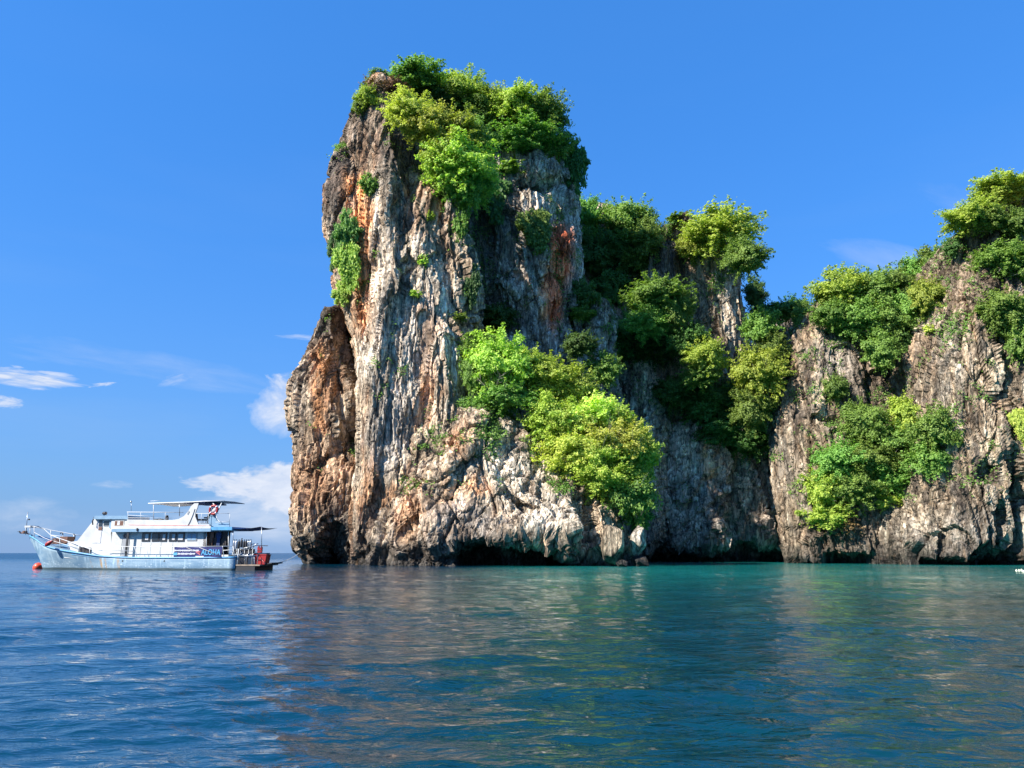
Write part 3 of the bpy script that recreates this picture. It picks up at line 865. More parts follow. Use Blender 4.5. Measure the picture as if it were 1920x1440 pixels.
_bv = []
deps = bpy.context.evaluated_depsgraph_get()
for o in ROCKS:
    me = o.data
    nv = len(me.vertices)
    co = np.empty(nv * 3, np.float32); me.vertices.foreach_get('co', co)
    vs = co.reshape(-1, 3)
    # plants only need the coarse surface: every polygon is kept, as lists
    lv = np.empty(len(me.loops), np.int32); me.loops.foreach_get('vertex_index', lv)
    nq = sum(1 for _ in ()) 
    ls = np.empty(len(me.polygons), np.int32); me.polygons.foreach_get('loop_total', ls)
    k4 = int((ls == 4).sum())
    quads = lv[:k4 * 4].reshape(-1, 4)
    _bv.append(BVHTree.FromPolygons(vs.tolist(), quads.tolist()))


def hit(px, py):
    o = Vector((0, 0, CAM_H)); d = dir_px(px, py)
    best = None
    for b in _bv:
        loc, nrm, idx, dist = b.ray_cast(o, d)
        if loc is not None and (best is None or dist < best[1]):
            best = (loc, dist, nrm)
    return best


rt = random.Random(3)
PLANT_COUNT = [0]
SKIPPED = []


def plant(cx, cy, rx, ry, tone, label, form='tree', base=None, group=None, fwd=0.35, limbs=None, depth=None, rot=None):
    """a plant whose crown spans rx, ry and is rooted where `base` meets the rock"""
    if base is None:
        base = (cx, cy + ry * 0.75)
    h = hit(*base)
    d = dir_px(cx, cy)
    o = Vector((0, 0, CAM_H))
    if h is None and depth is None:
        h = hit(cx, cy + ry * 1.3) or hit(cx, cy)
    if h is None and depth is None:
        depth = 121
        SKIPPED.append(label)
    if depth is not None:
        dist = depth / d.y
        root = o + dir_px(*base) * (depth / dir_px(*base).y)
        if h is not None and form != 'vine': root = h[0]
    else:
        if h is None:
            print('NO ROCK UNDER', label); return
        root = h[0]
        dist = h[1]
        hc = hit(cx, cy)
        if hc is not None and hc[1] < dist + 6: dist = min(dist, hc[1])
    s = dist / math.sqrt(F * F + (cx - 960) ** 2 + (720 - cy) ** 2)
    # metres per plan unit at that distance, across the line of sight
    RX, RZ = rx * s, ry * s
    ctr = o + d * (dist - fwd * min(RX, RZ))
    root = root - Vector((0, 0, 0.3))
    PLANT_COUNT[0] += 1
    i = PLANT_COUNT[0]
    size = (RX + RZ) / 2
    kind = {'tree': 'tree', 'shrub': 'shrub', 'vine': 'hanging_vine', 'bare': 'leafless_shrub', 'tuft': 'shrub'}[form]
    e = bpy.data.objects.new(kind, None); e.empty_display_size = 0.5
    COL.objects.link(e)
    e.location = root
    cat = {'tree': 'tree', 'shrub': 'shrub', 'vine': 'vine', 'bare': 'shrub', 'tuft': 'shrub'}[form]
    tag(e, label, cat, group)
    if form == 'vine': pool = CROWNS['vine']
    elif form == 'bare': pool = CROWNS['sparse']
    elif form == 'tuft': pool = CROWNS['tiny']
    elif size > 3.1: pool = CROWNS['large']
    elif size > 1.7: pool = CROWNS['medium']
    elif size > 0.9: pool = CROWNS['small']
    else: pool = CROWNS['tiny']
    cr = bpy.data.objects.new('foliage' if form in ('vine', 'shrub', 'tuft', 'bare') else 'crown', pool[i % len(pool)])
    COL.objects.link(cr); cr.parent = e
    cr.location = ctr - root
    ang = rt.uniform(0, 6.28) if form != 'vine' else rt.uniform(-.3, .3)
    k = 1.22
    cr.rotation_euler = (rt.uniform(-.12, .12), rt.uniform(-.12, .12), ang)
    yy = (RX + min(RX, RZ)) / 2
    if form == 'vine':
        cr.scale = (RX * 1.15, min(RX, 1.8), RZ * 1.1)
    else:
        q = abs(math.cos(ang))
        cr.scale = (k * RX, k * RX, k * RZ)
    cr.material_slots[0].link = 'OBJECT'
    cr.material_slots[0].material = LEAF[tone]
    # trunk with limbs, aimed from the root to the crown
    if form in ('tree', 'bare', 'shrub'):
        v = cr.location
        L = max(v.length, 0.6 * size)
        tr = bpy.data.objects.new('trunk' if form == 'tree' else 'stems', (TWIGS if (form == 'bare' or limbs == 'many') else LIMBS)[i % (2 if (form == 'bare' or limbs == 'many') else 4)])
        COL.objects.link(tr); tr.parent = e
        tr.rotation_euler = v.to_track_quat('Z', 'Y').to_euler()
        rs_ = size / 0.85
        tr.scale = (rs_, rs_, max(L, rs_ * 0.8))
    return e
# px centre, half width, half height, leaf tone, label ...
GT = 'trees crowning the tall limestone tower'
plant(784, 157, 56, 30, 'green', 'dark green rounded tree on the highest point of the tall tower', group=GT, base=(790, 215))
plant(742, 169, 20, 20, 'rust', 'rusty brown dried bush beside the highest dark green tree', 'shrub', group='shrubs on the tower top', base=(735, 190))
plant(708, 159, 26, 15, 'rust', 'leafless purple grey twiggy shrub at the top left tip of the tower', 'bare', base=(700, 178))
plant(690, 184, 20, 22, 'lime', 'small lime green shrub overhanging the upper left shoulder of the tower', 'shrub', base=(690, 200))
plant(672, 206, 12, 14, 'green', 'tiny green tuft below the lime shrub on the tower shoulder', 'tuft', base=(675, 212))
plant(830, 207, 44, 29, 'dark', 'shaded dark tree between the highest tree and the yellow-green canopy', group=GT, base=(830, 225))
plant(872, 175, 38, 36, 'lime', 'light green round-topped tree second from left along the tower skyline', group=GT, base=(872, 220))
plant(925, 197, 32, 32, 'lime', 'narrow pale green tree right of the light round-topped skyline tree', group=GT, base=(925, 225))
plant(966, 207, 48, 41, 'lime', 'broad bright tree in the middle of the tower skyline', group=GT, base=(966, 240))
plant(1016, 219, 44, 44, 'green', 'tall tree where the tower skyline begins to fall to the right', group=GT, base=(1010, 250))
plant(985, 265, 55, 27, 'green', 'spreading tree hanging over the grey rock face below the bright skyline tree', group=GT, base=(985, 272))
plant(1040, 273, 32, 34, 'green', 'drooping tree at the right brow of the tower', group=GT, base=(1040, 285))
plant(905, 228, 40, 30, 'green', 'green bush filling the dip behind the yellow-green canopy', 'shrub', group='shrubs on the tower top', base=(905, 250))
plant(1080, 315, 20, 54, 'dark', 'dark green creeper clothing the right edge of the tower against the sky', 'vine', base=(1070, 320))
plant(766, 212, 40, 34, 'yellow', 'yellow-green tree beside the bare rock nose of the tower', group='yellow-green trees on the tower shoulder', base=(775, 250), depth=106)
plant(802, 238, 42, 38, 'yellow', 'yellow-green tree second down the shoulder slope from the rock nose', group='yellow-green trees on the tower shoulder', base=(800, 275), depth=107)
plant(850, 258, 52, 44, 'lime', 'bright lime tree swelling out in the middle of the shoulder canopy', group='yellow-green trees on the tower shoulder', base=(846, 290), depth=108)
plant(893, 262, 34, 34, 'green', 'pale-leaved tree at the right side of the shoulder canopy', group='yellow-green trees on the tower shoulder', base=(893, 300), depth=110)
plant(864, 315, 60, 50, 'lime', 'wide lime tree in the lower part of the shoulder canopy', group='yellow-green trees on the tower shoulder', base=(862, 340), depth=108)
plant(880, 356, 40, 40, 'green', 'lowest green tree hanging from the shoulder canopy into the shade', group='yellow-green trees on the tower shoulder', base=(880, 385), depth=110)
plant(830, 296, 32, 34, 'lime', 'small lime tree on the left fringe of the shoulder canopy', group='yellow-green trees on the tower shoulder', base=(836, 330), depth=106)
plant(925, 365, 28, 60, 'dark', 'dark creeper in the shaded corner right of the shoulder canopy', 'vine', base=(925, 370))
plant(652, 440, 20, 46, 'green', 'upper green creeper hanging in the cleft at the left edge of the tower', 'vine', base=(650, 445), fwd=0.9)
plant(652, 500, 20, 50, 'lime', 'lighter creeper hanging lower down the left edge cleft', 'vine', base=(650, 505), fwd=0.9)
plant(626, 470, 10, 40, 'dark', 'thin dark creeper silhouetted on the left edge of the tower', 'vine', base=(634, 470), fwd=0.5)
plant(640, 552, 14, 26, 'lime', 'pointed tail of creeper above the lower left buttress', 'vine', base=(648, 555), fwd=0.5)
plant(692, 346, 15, 18, 'green', 'small olive shrub in a dark pocket of the upper left face', 'shrub', base=(692, 352))
plant(862, 422, 13, 26, 'green', 'olive shrub clinging right of the small rock pinnacle', 'shrub', base=(862, 430))
plant(806, 406, 9, 10, 'lime', 'tiny tuft left of the small rock pinnacle', 'tuft', base=(806, 408))
plant(795, 488, 10, 13, 'lime', 'lime tuft on the bare middle face of the tower', 'tuft', base=(795, 490))
plant(780, 552, 10, 8, 'lime', 'small tuft on the pale ledge in the centre of the tower face', 'tuft', base=(780, 554))
plant(862, 594, 16, 8, 'green', 'flat tuft on the right rim of the tower face', 'tuft', base=(860, 597))
plant(1003, 432, 26, 46, 'green', 'leafy green creeper halfway up the shaded grey face', 'vine', base=(1003, 435))
plant(955, 318, 26, 12, 'green', 'grassy tuft on the ledge of the upper grey face', 'tuft', base=(955, 322))
plant(885, 540, 12, 44, 'dark', 'dark creeper in the corner where the tower meets the shaded face', 'vine', base=(886, 540))
plant(1090, 590, 24, 14, 'green', 'small bush on top of the little dark rock ledge', 'shrub', base=(1090, 600))
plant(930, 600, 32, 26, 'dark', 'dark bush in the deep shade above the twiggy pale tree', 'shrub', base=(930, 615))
# gully trees
GG = 'trees in the shaded gully'
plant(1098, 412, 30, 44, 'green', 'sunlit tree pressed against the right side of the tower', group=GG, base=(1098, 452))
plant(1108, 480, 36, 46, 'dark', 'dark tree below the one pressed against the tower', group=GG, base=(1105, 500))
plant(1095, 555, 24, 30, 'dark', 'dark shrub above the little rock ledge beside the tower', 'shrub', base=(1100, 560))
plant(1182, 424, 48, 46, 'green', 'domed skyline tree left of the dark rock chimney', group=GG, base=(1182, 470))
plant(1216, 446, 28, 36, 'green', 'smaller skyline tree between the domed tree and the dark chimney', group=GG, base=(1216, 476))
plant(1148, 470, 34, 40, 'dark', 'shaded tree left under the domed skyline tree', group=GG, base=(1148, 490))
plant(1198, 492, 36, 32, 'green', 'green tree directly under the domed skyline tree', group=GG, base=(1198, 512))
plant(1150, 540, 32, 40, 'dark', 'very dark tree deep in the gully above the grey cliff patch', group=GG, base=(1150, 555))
plant(1350, 438, 64, 44, 'lime', 'wide bright green tree crowning the rock chimney', group='trees on the rock chimney', base=(1335, 482))
plant(1398, 484, 36, 36, 'green', 'drooping tree at the right edge of the rock chimney crown', group='trees on the rock chimney', base=(1385, 505))
plant(1300, 462, 28, 26, 'lime', 'pale leafy tree at the left edge of the rock chimney crown', group='trees on the rock chimney', base=(1310, 482))
plant(1266, 407, 16, 6, 'green', 'low grassy tuft on the dark tip of the rock chimney', 'tuft', base=(1268, 416))
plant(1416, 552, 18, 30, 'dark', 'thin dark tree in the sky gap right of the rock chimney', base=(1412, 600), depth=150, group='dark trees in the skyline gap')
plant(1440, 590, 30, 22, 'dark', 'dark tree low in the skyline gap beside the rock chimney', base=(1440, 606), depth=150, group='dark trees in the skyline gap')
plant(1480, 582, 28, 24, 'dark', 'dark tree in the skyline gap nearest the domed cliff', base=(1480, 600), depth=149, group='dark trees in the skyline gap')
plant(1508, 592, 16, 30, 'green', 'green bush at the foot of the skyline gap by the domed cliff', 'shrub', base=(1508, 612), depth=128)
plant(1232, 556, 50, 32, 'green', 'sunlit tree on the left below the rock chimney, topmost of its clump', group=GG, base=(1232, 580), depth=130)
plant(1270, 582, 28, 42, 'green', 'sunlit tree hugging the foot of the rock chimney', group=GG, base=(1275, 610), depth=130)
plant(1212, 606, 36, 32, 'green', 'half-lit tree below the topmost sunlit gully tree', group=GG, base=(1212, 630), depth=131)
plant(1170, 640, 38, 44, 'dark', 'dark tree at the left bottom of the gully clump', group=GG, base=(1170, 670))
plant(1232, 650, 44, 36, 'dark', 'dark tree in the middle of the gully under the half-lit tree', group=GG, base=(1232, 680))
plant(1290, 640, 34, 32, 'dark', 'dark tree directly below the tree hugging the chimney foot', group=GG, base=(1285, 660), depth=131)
plant(1322, 668, 32, 32, 'lime', 'bright round tree catching the sun right of the gully', group=GG, base=(1326, 700), depth=128)
plant(1310, 706, 30, 22, 'green', 'pale fringe tree under the bright round gully tree', group=GG, base=(1310, 722), depth=129)
plant(1132, 694, 28, 30, 'green', 'small round green tree above the bright apron canopy', base=(1132, 718), depth=118)
plant(1090, 648, 30, 26, 'dark', 'dark shrub under the little rock ledge', 'shrub', base=(1090, 660), depth=117)
plant(1428, 616, 32, 30, 'green', 'green tree at the right of the chimney foot under the skyline gap', group='trees between chimney and dome', base=(1428, 645), depth=128)
plant(1452, 652, 26, 26, 'green', 'small green tree against the upper left of the domed cliff', group='trees between chimney and dome', base=(1448, 680), depth=126)
plant(1424, 700, 44, 46, 'lime', 'bright tree in the notch left of the domed cliff', group='trees between chimney and dome', base=(1424, 735), depth=125)
plant(1412, 766, 34, 40, 'green', 'green tree below the bright notch tree', group='trees between chimney and dome', base=(1412, 795), depth=126)
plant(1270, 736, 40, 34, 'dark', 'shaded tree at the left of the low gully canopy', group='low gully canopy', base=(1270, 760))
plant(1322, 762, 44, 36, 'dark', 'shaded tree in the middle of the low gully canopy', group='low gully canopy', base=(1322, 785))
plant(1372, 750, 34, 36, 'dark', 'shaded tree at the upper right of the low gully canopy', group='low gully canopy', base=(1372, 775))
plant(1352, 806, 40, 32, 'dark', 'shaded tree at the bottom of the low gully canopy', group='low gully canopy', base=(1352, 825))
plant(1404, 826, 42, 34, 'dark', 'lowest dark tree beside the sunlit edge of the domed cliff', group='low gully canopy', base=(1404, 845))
# apron canopy
GA = 'bright trees over the pale boulder apron'
plant(895, 652, 32, 26, 'green', 'deep green bush behind the twiggy pale tree', 'shrub', base=(890, 672), depth=107)
plant(886, 700, 18, 40, 'green', 'green bush at the left side of the twiggy pale tree', 'shrub', base=(884, 735), depth=105)
plant(936, 684, 52, 56, 'lime', 'tall twiggy tree with pale visible branches at the left end of the apron', group=GA, base=(925, 768), depth=106, limbs='many')
plant(952, 748, 44, 26, 'green', 'low leafy bush at the foot of the tall twiggy tree', 'shrub', base=(950, 776), depth=104, limbs='many')
plant(1030, 720, 52, 42, 'lime', 'bright tree right of the tall twiggy tree', group=GA, base=(1030, 765), depth=108)
plant(1078, 735, 40, 42, 'lime', 'bright tree at the top of the apron canopy beside the shaded cliff', group=GA, base=(1075, 785), depth=109)
plant(1032, 790, 44, 44, 'lime', 'bright tree on the rock rim in the left part of the canopy', group=GA, base=(1032, 830), depth=104)
plant(1104, 790, 58, 46, 'yellow', 'broad yellow-green tree in the middle of the apron canopy', group=GA, base=(1100, 840), depth=106)
plant(1078, 848, 56, 40, 'yellow', 'yellow-green tree leaning over the broken rock rim', group=GA, base=(1075, 885), depth=102)
plant(1150, 838, 60, 46, 'yellow', 'large pale yellow-green tree in the right part of the canopy', group=GA, limbs='many', base=(1140, 890), depth=103)
plant(1000, 690, 34, 34, 'lime', 'bright tree between the tall twiggy tree and the head of the canopy', group=GA, base=(1000, 735), depth=108)
plant(1066, 800, 44, 40, 'lime', 'bright tree filling the middle left of the apron canopy', group=GA, base=(1062, 850), depth=104)
plant(1118, 862, 50, 40, 'lime', 'bright tree over the rim boulders in the lower middle of the canopy', group=GA, base=(1110, 905), depth=102)
plant(1150, 792, 34, 34, 'lime', 'bright tree at the upper right shoulder of the apron canopy', group=GA, base=(1145, 840), depth=105)
plant(1190, 858, 40, 56, 'lime', 'tree at the right edge of the canopy against the dark cliff', group=GA, base=(1175, 920), depth=104)
plant(1138, 898, 52, 38, 'lime', 'tree hanging low above the end boulders', group=GA, base=(1130, 930), depth=101)
plant(1188, 930, 36, 46, 'green', 'lowest drooping tree at the right end of the apron', group=GA, base=(1170, 960), depth=101)
plant(1195, 972, 22, 20, 'dark', 'dark bush tucked under the lowest drooping tree', 'shrub', base=(1185, 985), depth=103)
# right side
GR = 'trees along the right cliff skyline'
plant(1574, 546, 44, 36, 'lime', 'broad yellowish tree crowning the domed cliff', group=GR, base=(1560, 580), depth=122)
plant(1622, 550, 44, 44, 'green', 'green tree right of the yellowish crown of the dome', group=GR, base=(1620, 590), depth=123)
plant(1676, 548, 42, 46, 'green', 'tree in the middle of the right skyline slope', group=GR, base=(1670, 590), depth=125)
plant(1716, 524, 36, 40, 'green', 'tree climbing the skyline slope toward the far column', group=GR, base=(1716, 570), depth=126)
plant(1752, 496, 28, 34, 'green', 'small tree where the skyline slope meets the far column', group=GR, base=(1755, 530), depth=122)
plant(1786, 464, 14, 16, 'dark', 'tiny dark tree sticking out from the left edge of the far column', 'shrub', base=(1790, 474), depth=110)
plant(1558, 590, 26, 24, 'green', 'green bush on the front of the dome under its yellowish crown', 'shrub', base=(1558, 606), depth=119)
plant(1604, 602, 44, 40, 'green', 'tree spilling over the upper right side of the dome', group=GR, base=(1604, 635), depth=120)
plant(1658, 612, 42, 44, 'green', 'tree with dark hollow below it, right of the dome', group=GR, base=(1656, 645), depth=120)
plant(1706, 592, 38, 44, 'green', 'tree with pale bare branches left of the far column', group=GR, base=(1704, 640), depth=119, limbs='many')
plant(1738, 560, 26, 36, 'lime', 'light bush against the left flank of the far column', 'shrub', base=(1740, 590), depth=114)
plant(1650, 660, 28, 36, 'green', 'hanging green tree dropping into the gap right of the dome', group=GR, base=(1650, 690), depth=116)
plant(1690, 640, 26, 28, 'dark', 'dark bush in the hollow left of the far column', 'shrub', base=(1690, 655), depth=119)
plant(1742, 618, 10, 10, 'yellow', 'tiny yellow tuft beside the hollow at the far column', 'tuft', base=(1742, 624))
plant(1565, 728, 19, 24, 'green', 'lone green shrub on the bare middle of the domed cliff', 'shrub', base=(1565, 736))
GF = 'trees on the far right column'
plant(1820, 406, 46, 28, 'lime', 'flat-topped bright tree on the left tip of the far column', group=GF, base=(1822, 440))
plant(1858, 416, 30, 22, 'green', 'green tree right of the flat-topped tree on the column', group=GF, base=(1858, 440))
plant(1888, 358, 50, 30, 'lime', 'highest tree on the summit at the right edge of the picture', group=GF, base=(1885, 395))
plant(1908, 420, 26, 26, 'green', 'green bush between the summit slope and the column', 'shrub', base=(1905, 440))
plant(1876, 492, 46, 32, 'green', 'dark-bellied tree overhanging the upper column face', group=GF, base=(1876, 505))
plant(1925, 500, 32, 42, 'green', 'tree cut by the right picture edge beside the dark-bellied tree', group=GF, base=(1922, 510))
plant(1886, 584, 42, 42, 'green', 'full green tree on the column face at half height', group=GF, base=(1886, 600))
plant(1918, 640, 30, 46, 'green', 'lower green tree hanging at the right picture edge', group=GF, base=(1915, 650))
plant(1914, 800, 13, 38, 'yellow', 'yellow-green creeper beside the long dark crack', 'vine', base=(1912, 800))
# lower right canopy
GL = 'trees of the low canopy on the right cliff'
plant(1702, 780, 34, 36, 'lime', 'topmost pointed tree of the low right canopy', group=GL, base=(1700, 800))
plant(1750, 806, 34, 40, 'green', 'tree at the upper right of the low right canopy', group=GL, base=(1745, 825))
plant(1626, 796, 36, 40, 'green', 'tree at the upper left of the low right canopy', group=GL, base=(1626, 815))
plant(1682, 836, 44, 36, 'green', 'tree in the centre of the low right canopy', group=GL, base=(1682, 850))
plant(1742, 866, 34, 34, 'green', 'rounded tree at the lower right of the low canopy', group=GL, base=(1740, 880))
plant(1630, 862, 42, 38, 'green', 'middle tree of the low canopy left of its centre', group=GL, base=(1630, 880))
plant(1572, 868, 44, 38, 'green', 'tree at the left end of the low right canopy', group=GL, base=(1572, 890))
plant(1548, 918, 34, 36, 'lime', 'light tree on the left rim of the lower canopy', group=GL, base=(1548, 940))
plant(1602, 916, 42, 36, 'green', 'shadowed tree in the lower middle of the canopy', group=GL, base=(1602, 930))
plant(1664, 898, 38, 30, 'green', 'tree above the dark hollow of the lower canopy', group=GL, base=(1664, 910))
plant(1665, 940, 22, 18, 'yellow', 'small yellow-green bush beside the dark hollow', 'shrub', base=(1665, 950))
plant(1552, 968, 40, 26, 'lime', 'lowest tree of the right canopy close above the sea', group=GL, base=(1555, 980))
plant(1590, 992, 26, 20, 'rust', 'grey leafless twigs hanging beneath the lowest canopy tree', 'bare', base=(1590, 985))


# low ferny growth on ledges and rims: nobody could count it
def undergrowth():
    rs = np.random.RandomState(77)
    C, Nn = [], []
    for o in ROCKS:
        me = o.data; nv = len(me.vertices)
        co = np.empty(nv * 3, np.float32); me.vertices.foreach_get('co', co); co = co.reshape(-1, 3)
        no = np.empty(nv * 3, np.float32); me.vertices.foreach_get('normal', no); no = no.reshape(-1, 3)
        tower = o.name in ('cliff_tower', 'cliff_buttress')
        nz = fbm(co[:, 0] / 5, co[:, 1] / 5, co[:, 2] / 5, 901, 3)
        sc = no[:, 2] * 1.0 + nz * 0.9
        thr = 0.95 if tower else (0.85 if o.name == 'cliff_apron' else 0.66)
        m = (sc > thr) & (co[:, 2] > 9) & (no[:, 1] < 0.35)
        if o.name in ('cliff_gully', 'cliff_saddle', 'cliff_block', 'cliff_terrace', 'cliff_summit', 'cliff_chimney', 'cliff_ledge'):
            m |= (co[:, 2] > 16) & (nz > 0.34) & (no[:, 1] < 0.1)
        idx = np.nonzero(m)[0]
        if len(idx) > 4200: idx = rs.choice(idx, 4200, replace=False)
        for r in range(3):
            p = co[idx] + rs.normal(size=(len(idx), 3)) * 0.22 + no[idx] * rs.uniform(0.0, 0.5, size=(len(idx), 1))
            n_ = no[idx] * 0.5 + np.array([0, -0.2, 0.8]) + rs.normal(size=(len(idx), 3)) * 0.4
            C.append(p); Nn.append(n_ / np.linalg.norm(n_, axis=1)[:, None])
    C, Nn = np.vstack(C), np.vstack(Nn)
    me = leaves_mesh('undergrowth', C, Nn, 0.26, rs, np.clip(rs.uniform(0, 0.8, len(C)), 0, 1))
    o = bpy.data.objects.new('undergrowth', me); COL.objects.link(o)
    o['kind'] = 'stuff'; o['label'] = 'low green ferny growth on the ledges and rims of the cliffs'; o['category'] = 'undergrowth'
    print('undergrowth leaves', len(C))


undergrowth()
# ------------------------------------------------------------------ plain materials
def mat(name, col, rough=0.5, metal=0.0, spec=0.5, vary=0.0, scale=6.0, alpha=None, col2=None):
    m = bpy.data.materials.new(name); m.use_nodes = True
    n, l = m.node_tree.nodes, m.node_tree.links
    b = n['Principled BSDF']
    b.inputs['Base Color'].default_value = (*col, 1); b.inputs['Roughness'].default_value = rough
    b.inputs['Metallic'].default_value = metal; b.inputs['Specular IOR Level'].default_value = spec
    t = n.new('ShaderNodeTexNoise'); t.inputs['Scale'].default_value = scale; t.inputs['Detail'].default_value = 5
    tcn = n.new('ShaderNodeTexCoord'); l.new(tcn.outputs['Object'], t.inputs['Vector'])
    c2 = col2 or tuple(c * (1 - max(vary, 0.12)) for c in col)
    r = n.new('ShaderNodeMapRange'); r.inputs[1].default_value = 0.35; r.inputs[2].default_value = 0.7
    l.new(t.outputs[0], r.inputs[0])
    l.new(mix_col(n, l, r.outputs[0], col, c2), b.inputs['Base Color'])
    if alpha is not None: b.inputs['Alpha'].default_value = alpha
    return m


def hull_material():
    """faded light blue planking: white weathering, scuffs, rust runs and a dark waterline"""
    m = bpy.data.materials.new('faded_blue_hull_paint'); m.use_nodes = True
    n, l = m.node_tree.nodes, m.node_tree.links
    b = n['Principled BSDF']; b.inputs['Roughness'].default_value = 0.42
    tcn = n.new('ShaderNodeTexCoord'); s = n.new('ShaderNodeSeparateXYZ'); l.new(tcn.outputs['Object'], s.inputs[0])

    def nz(sx, sy, sz, sc, det=5):
        mp = n.new('ShaderNodeMapping'); mp.inputs['Scale'].default_value = (sx, sy, sz)
        l.new(tcn.outputs['Object'], mp.inputs[0])
        t = n.new('ShaderNodeTexNoise'); t.inputs['Scale'].default_value = sc; t.inputs['Detail'].default_value = det
        l.new(mp.outputs[0], t.inputs['Vector']); return t.outputs[0]

    def ramp(v, a, bb):
        r = n.new('ShaderNodeMapRange'); r.inputs[1].default_value = a; r.inputs[2].default_value = bb
        r.interpolation_type = 'SMOOTHSTEP'; l.new(v, r.inputs[0]); return r.outputs[0]
    c = mix_col(n, l, ramp(nz(0.4, 1, 1.6, 1.2), 0.35, 0.65), (0.17, 0.28, 0.38), (0.29, 0.40, 0.47))
    c = mix_col(n, l, ramp(nz(2.2, 1, 0.25, 1.5), 0.52, 0.7), c, (0.38, 0.51, 0.58))
    scuff = math_node(n, l, 'MULTIPLY', ramp(nz(1, 1, 1.7, 5.0, 8), 0.60, 0.66), ramp(s.outputs[2], 0.95, 0.6))
    c = mix_col(n, l, math_node(n, l, 'MULTIPLY', scuff, 0.8), c, (0.74, 0.82, 0.85))
    # rust runs below two old fittings on the fore hull
    for x0, w_, k in ((5.6, 0.13, 0.8), (6.1, 0.10, 0.55), (7.5, 0.13, 0.6), (4.4, 0.08, 0.3)):
        dx = math_node(n, l, 'ABSOLUTE', math_node(n, l, 'SUBTRACT', math_node(n, l, 'MULTIPLY_ADD', s.outputs[2], 0.22, s.outputs[0]), x0))
        band = ramp(math_node(n, l, 'DIVIDE', dx, w_), 1.6, 0.2)
        band = math_node(n, l, 'MULTIPLY', band, ramp(s.outputs[2], 1.25, 0.9))
        c = mix_col(n, l, math_node(n, l, 'MULTIPLY', math_node(n, l, 'MULTIPLY', band, k), ramp(nz(3, 3, 1, 2), 0.3, 0.55)), c, (0.50, 0.27, 0.07))
    # dark marks low down amidships
    dk = math_node(n, l, 'MULTIPLY', ramp(nz(1.3, 1, 2.5, 4.0, 6), 0.62, 0.67), ramp(s.outputs[0], 8.0, 9.5))
    c = mix_col(n, l, math_node(n, l, 'MULTIPLY', dk, 0.35), c, (0.05, 0.14, 0.2))
    wl_ = ramp(math_node(n, l, 'MULTIPLY_ADD', nz(0.6, 1, 1, 1.4), 0.16, s.outputs[2]), 0.32, 0.20)
    c = mix_col(n, l, math_node(n, l, 'MULTIPLY', wl_, 0.85), c, (0.05, 0.075, 0.07))
    l.new(c, b.inputs['Base Color'])
    return m


M = {
    'hull': hull_material(),
    'white': mat('white_paint', (0.60, 0.60, 0.575), 0.45, vary=0.22, scale=1.2),
    'cream': mat('cream_paint', (0.56, 0.55, 0.50), 0.45, vary=0.12),
    'rail': mat('white_railing_paint', (0.62, 0.62, 0.60), 0.4),
    'blue': mat('mid_blue_paint', (0.10, 0.33, 0.56), 0.42, vary=0.3, scale=2.5),
    'paleblue': mat('pale_blue_paint', (0.21, 0.34, 0.46), 0.42, vary=0.2, scale=2.0),
    'navy': mat('navy_canvas', (0.035, 0.06, 0.16), 0.85),
    'deepblue': mat('deep_blue_print', (0.012, 0.018, 0.15), 0.6, col2=(0.01, 0.012, 0.07)),
    'black': mat('black_rubber', (0.018, 0.018, 0.022), 0.6),
    'dark': mat('dark_interior', (0.035, 0.03, 0.032), 0.8),
    'glass': mat('dark_window_glass', (0.035, 0.045, 0.055), 0.08, spec=0.8),
    'frame': mat('black_window_frame', (0.02, 0.02, 0.022), 0.5),
    'steel': mat('galvanised_steel', (0.42, 0.44, 0.46), 0.35, metal=0.8),
    'grey': mat('grey_paint', (0.30, 0.31, 0.32), 0.6),
    'wood': mat('varnished_wood', (0.17, 0.075, 0.045), 0.5, vary=0.4, scale=5),
    'teak': mat('worn_deck_wood', (0.34, 0.26, 0.19), 0.8, vary=0.4, scale=3),
    'red': mat('red_plastic', (0.34, 0.012, 0.012), 0.45, vary=0.25),
    'orange': mat('orange_plastic', (0.72, 0.085, 0.03), 0.4, vary=0.2),
    'pink': mat('faded_coral_plastic', (0.80, 0.26, 0.22), 0.5),
    'yellow': mat('yellow_paint', (0.75, 0.55, 0.1), 0.5),
    'cyan': mat('light_blue_print', (0.10, 0.38, 0.62), 0.5),
    'whiteprint': mat('white_print', (0.82, 0.82, 0.88), 0.6),
    'redprint': mat('red_print', (0.72, 0.16, 0.2), 0.6),
    'rope': mat('pale_rope', (0.62, 0.60, 0.54), 0.9),
    'curtain': mat('white_curtain_cloth', (0.58, 0.58, 0.58), 0.9, vary=0.3, scale=8),
    'float': mat('pale_cream_float', (0.82, 0.79, 0.58), 0.5),
    'silver': mat('silver_tank_paint', (0.62, 0.62, 0.64), 0.3, metal=0.4),
    'canvas': mat('grey_white_canvas', (0.62, 0.60, 0.60), 0.85, vary=0.2),
}


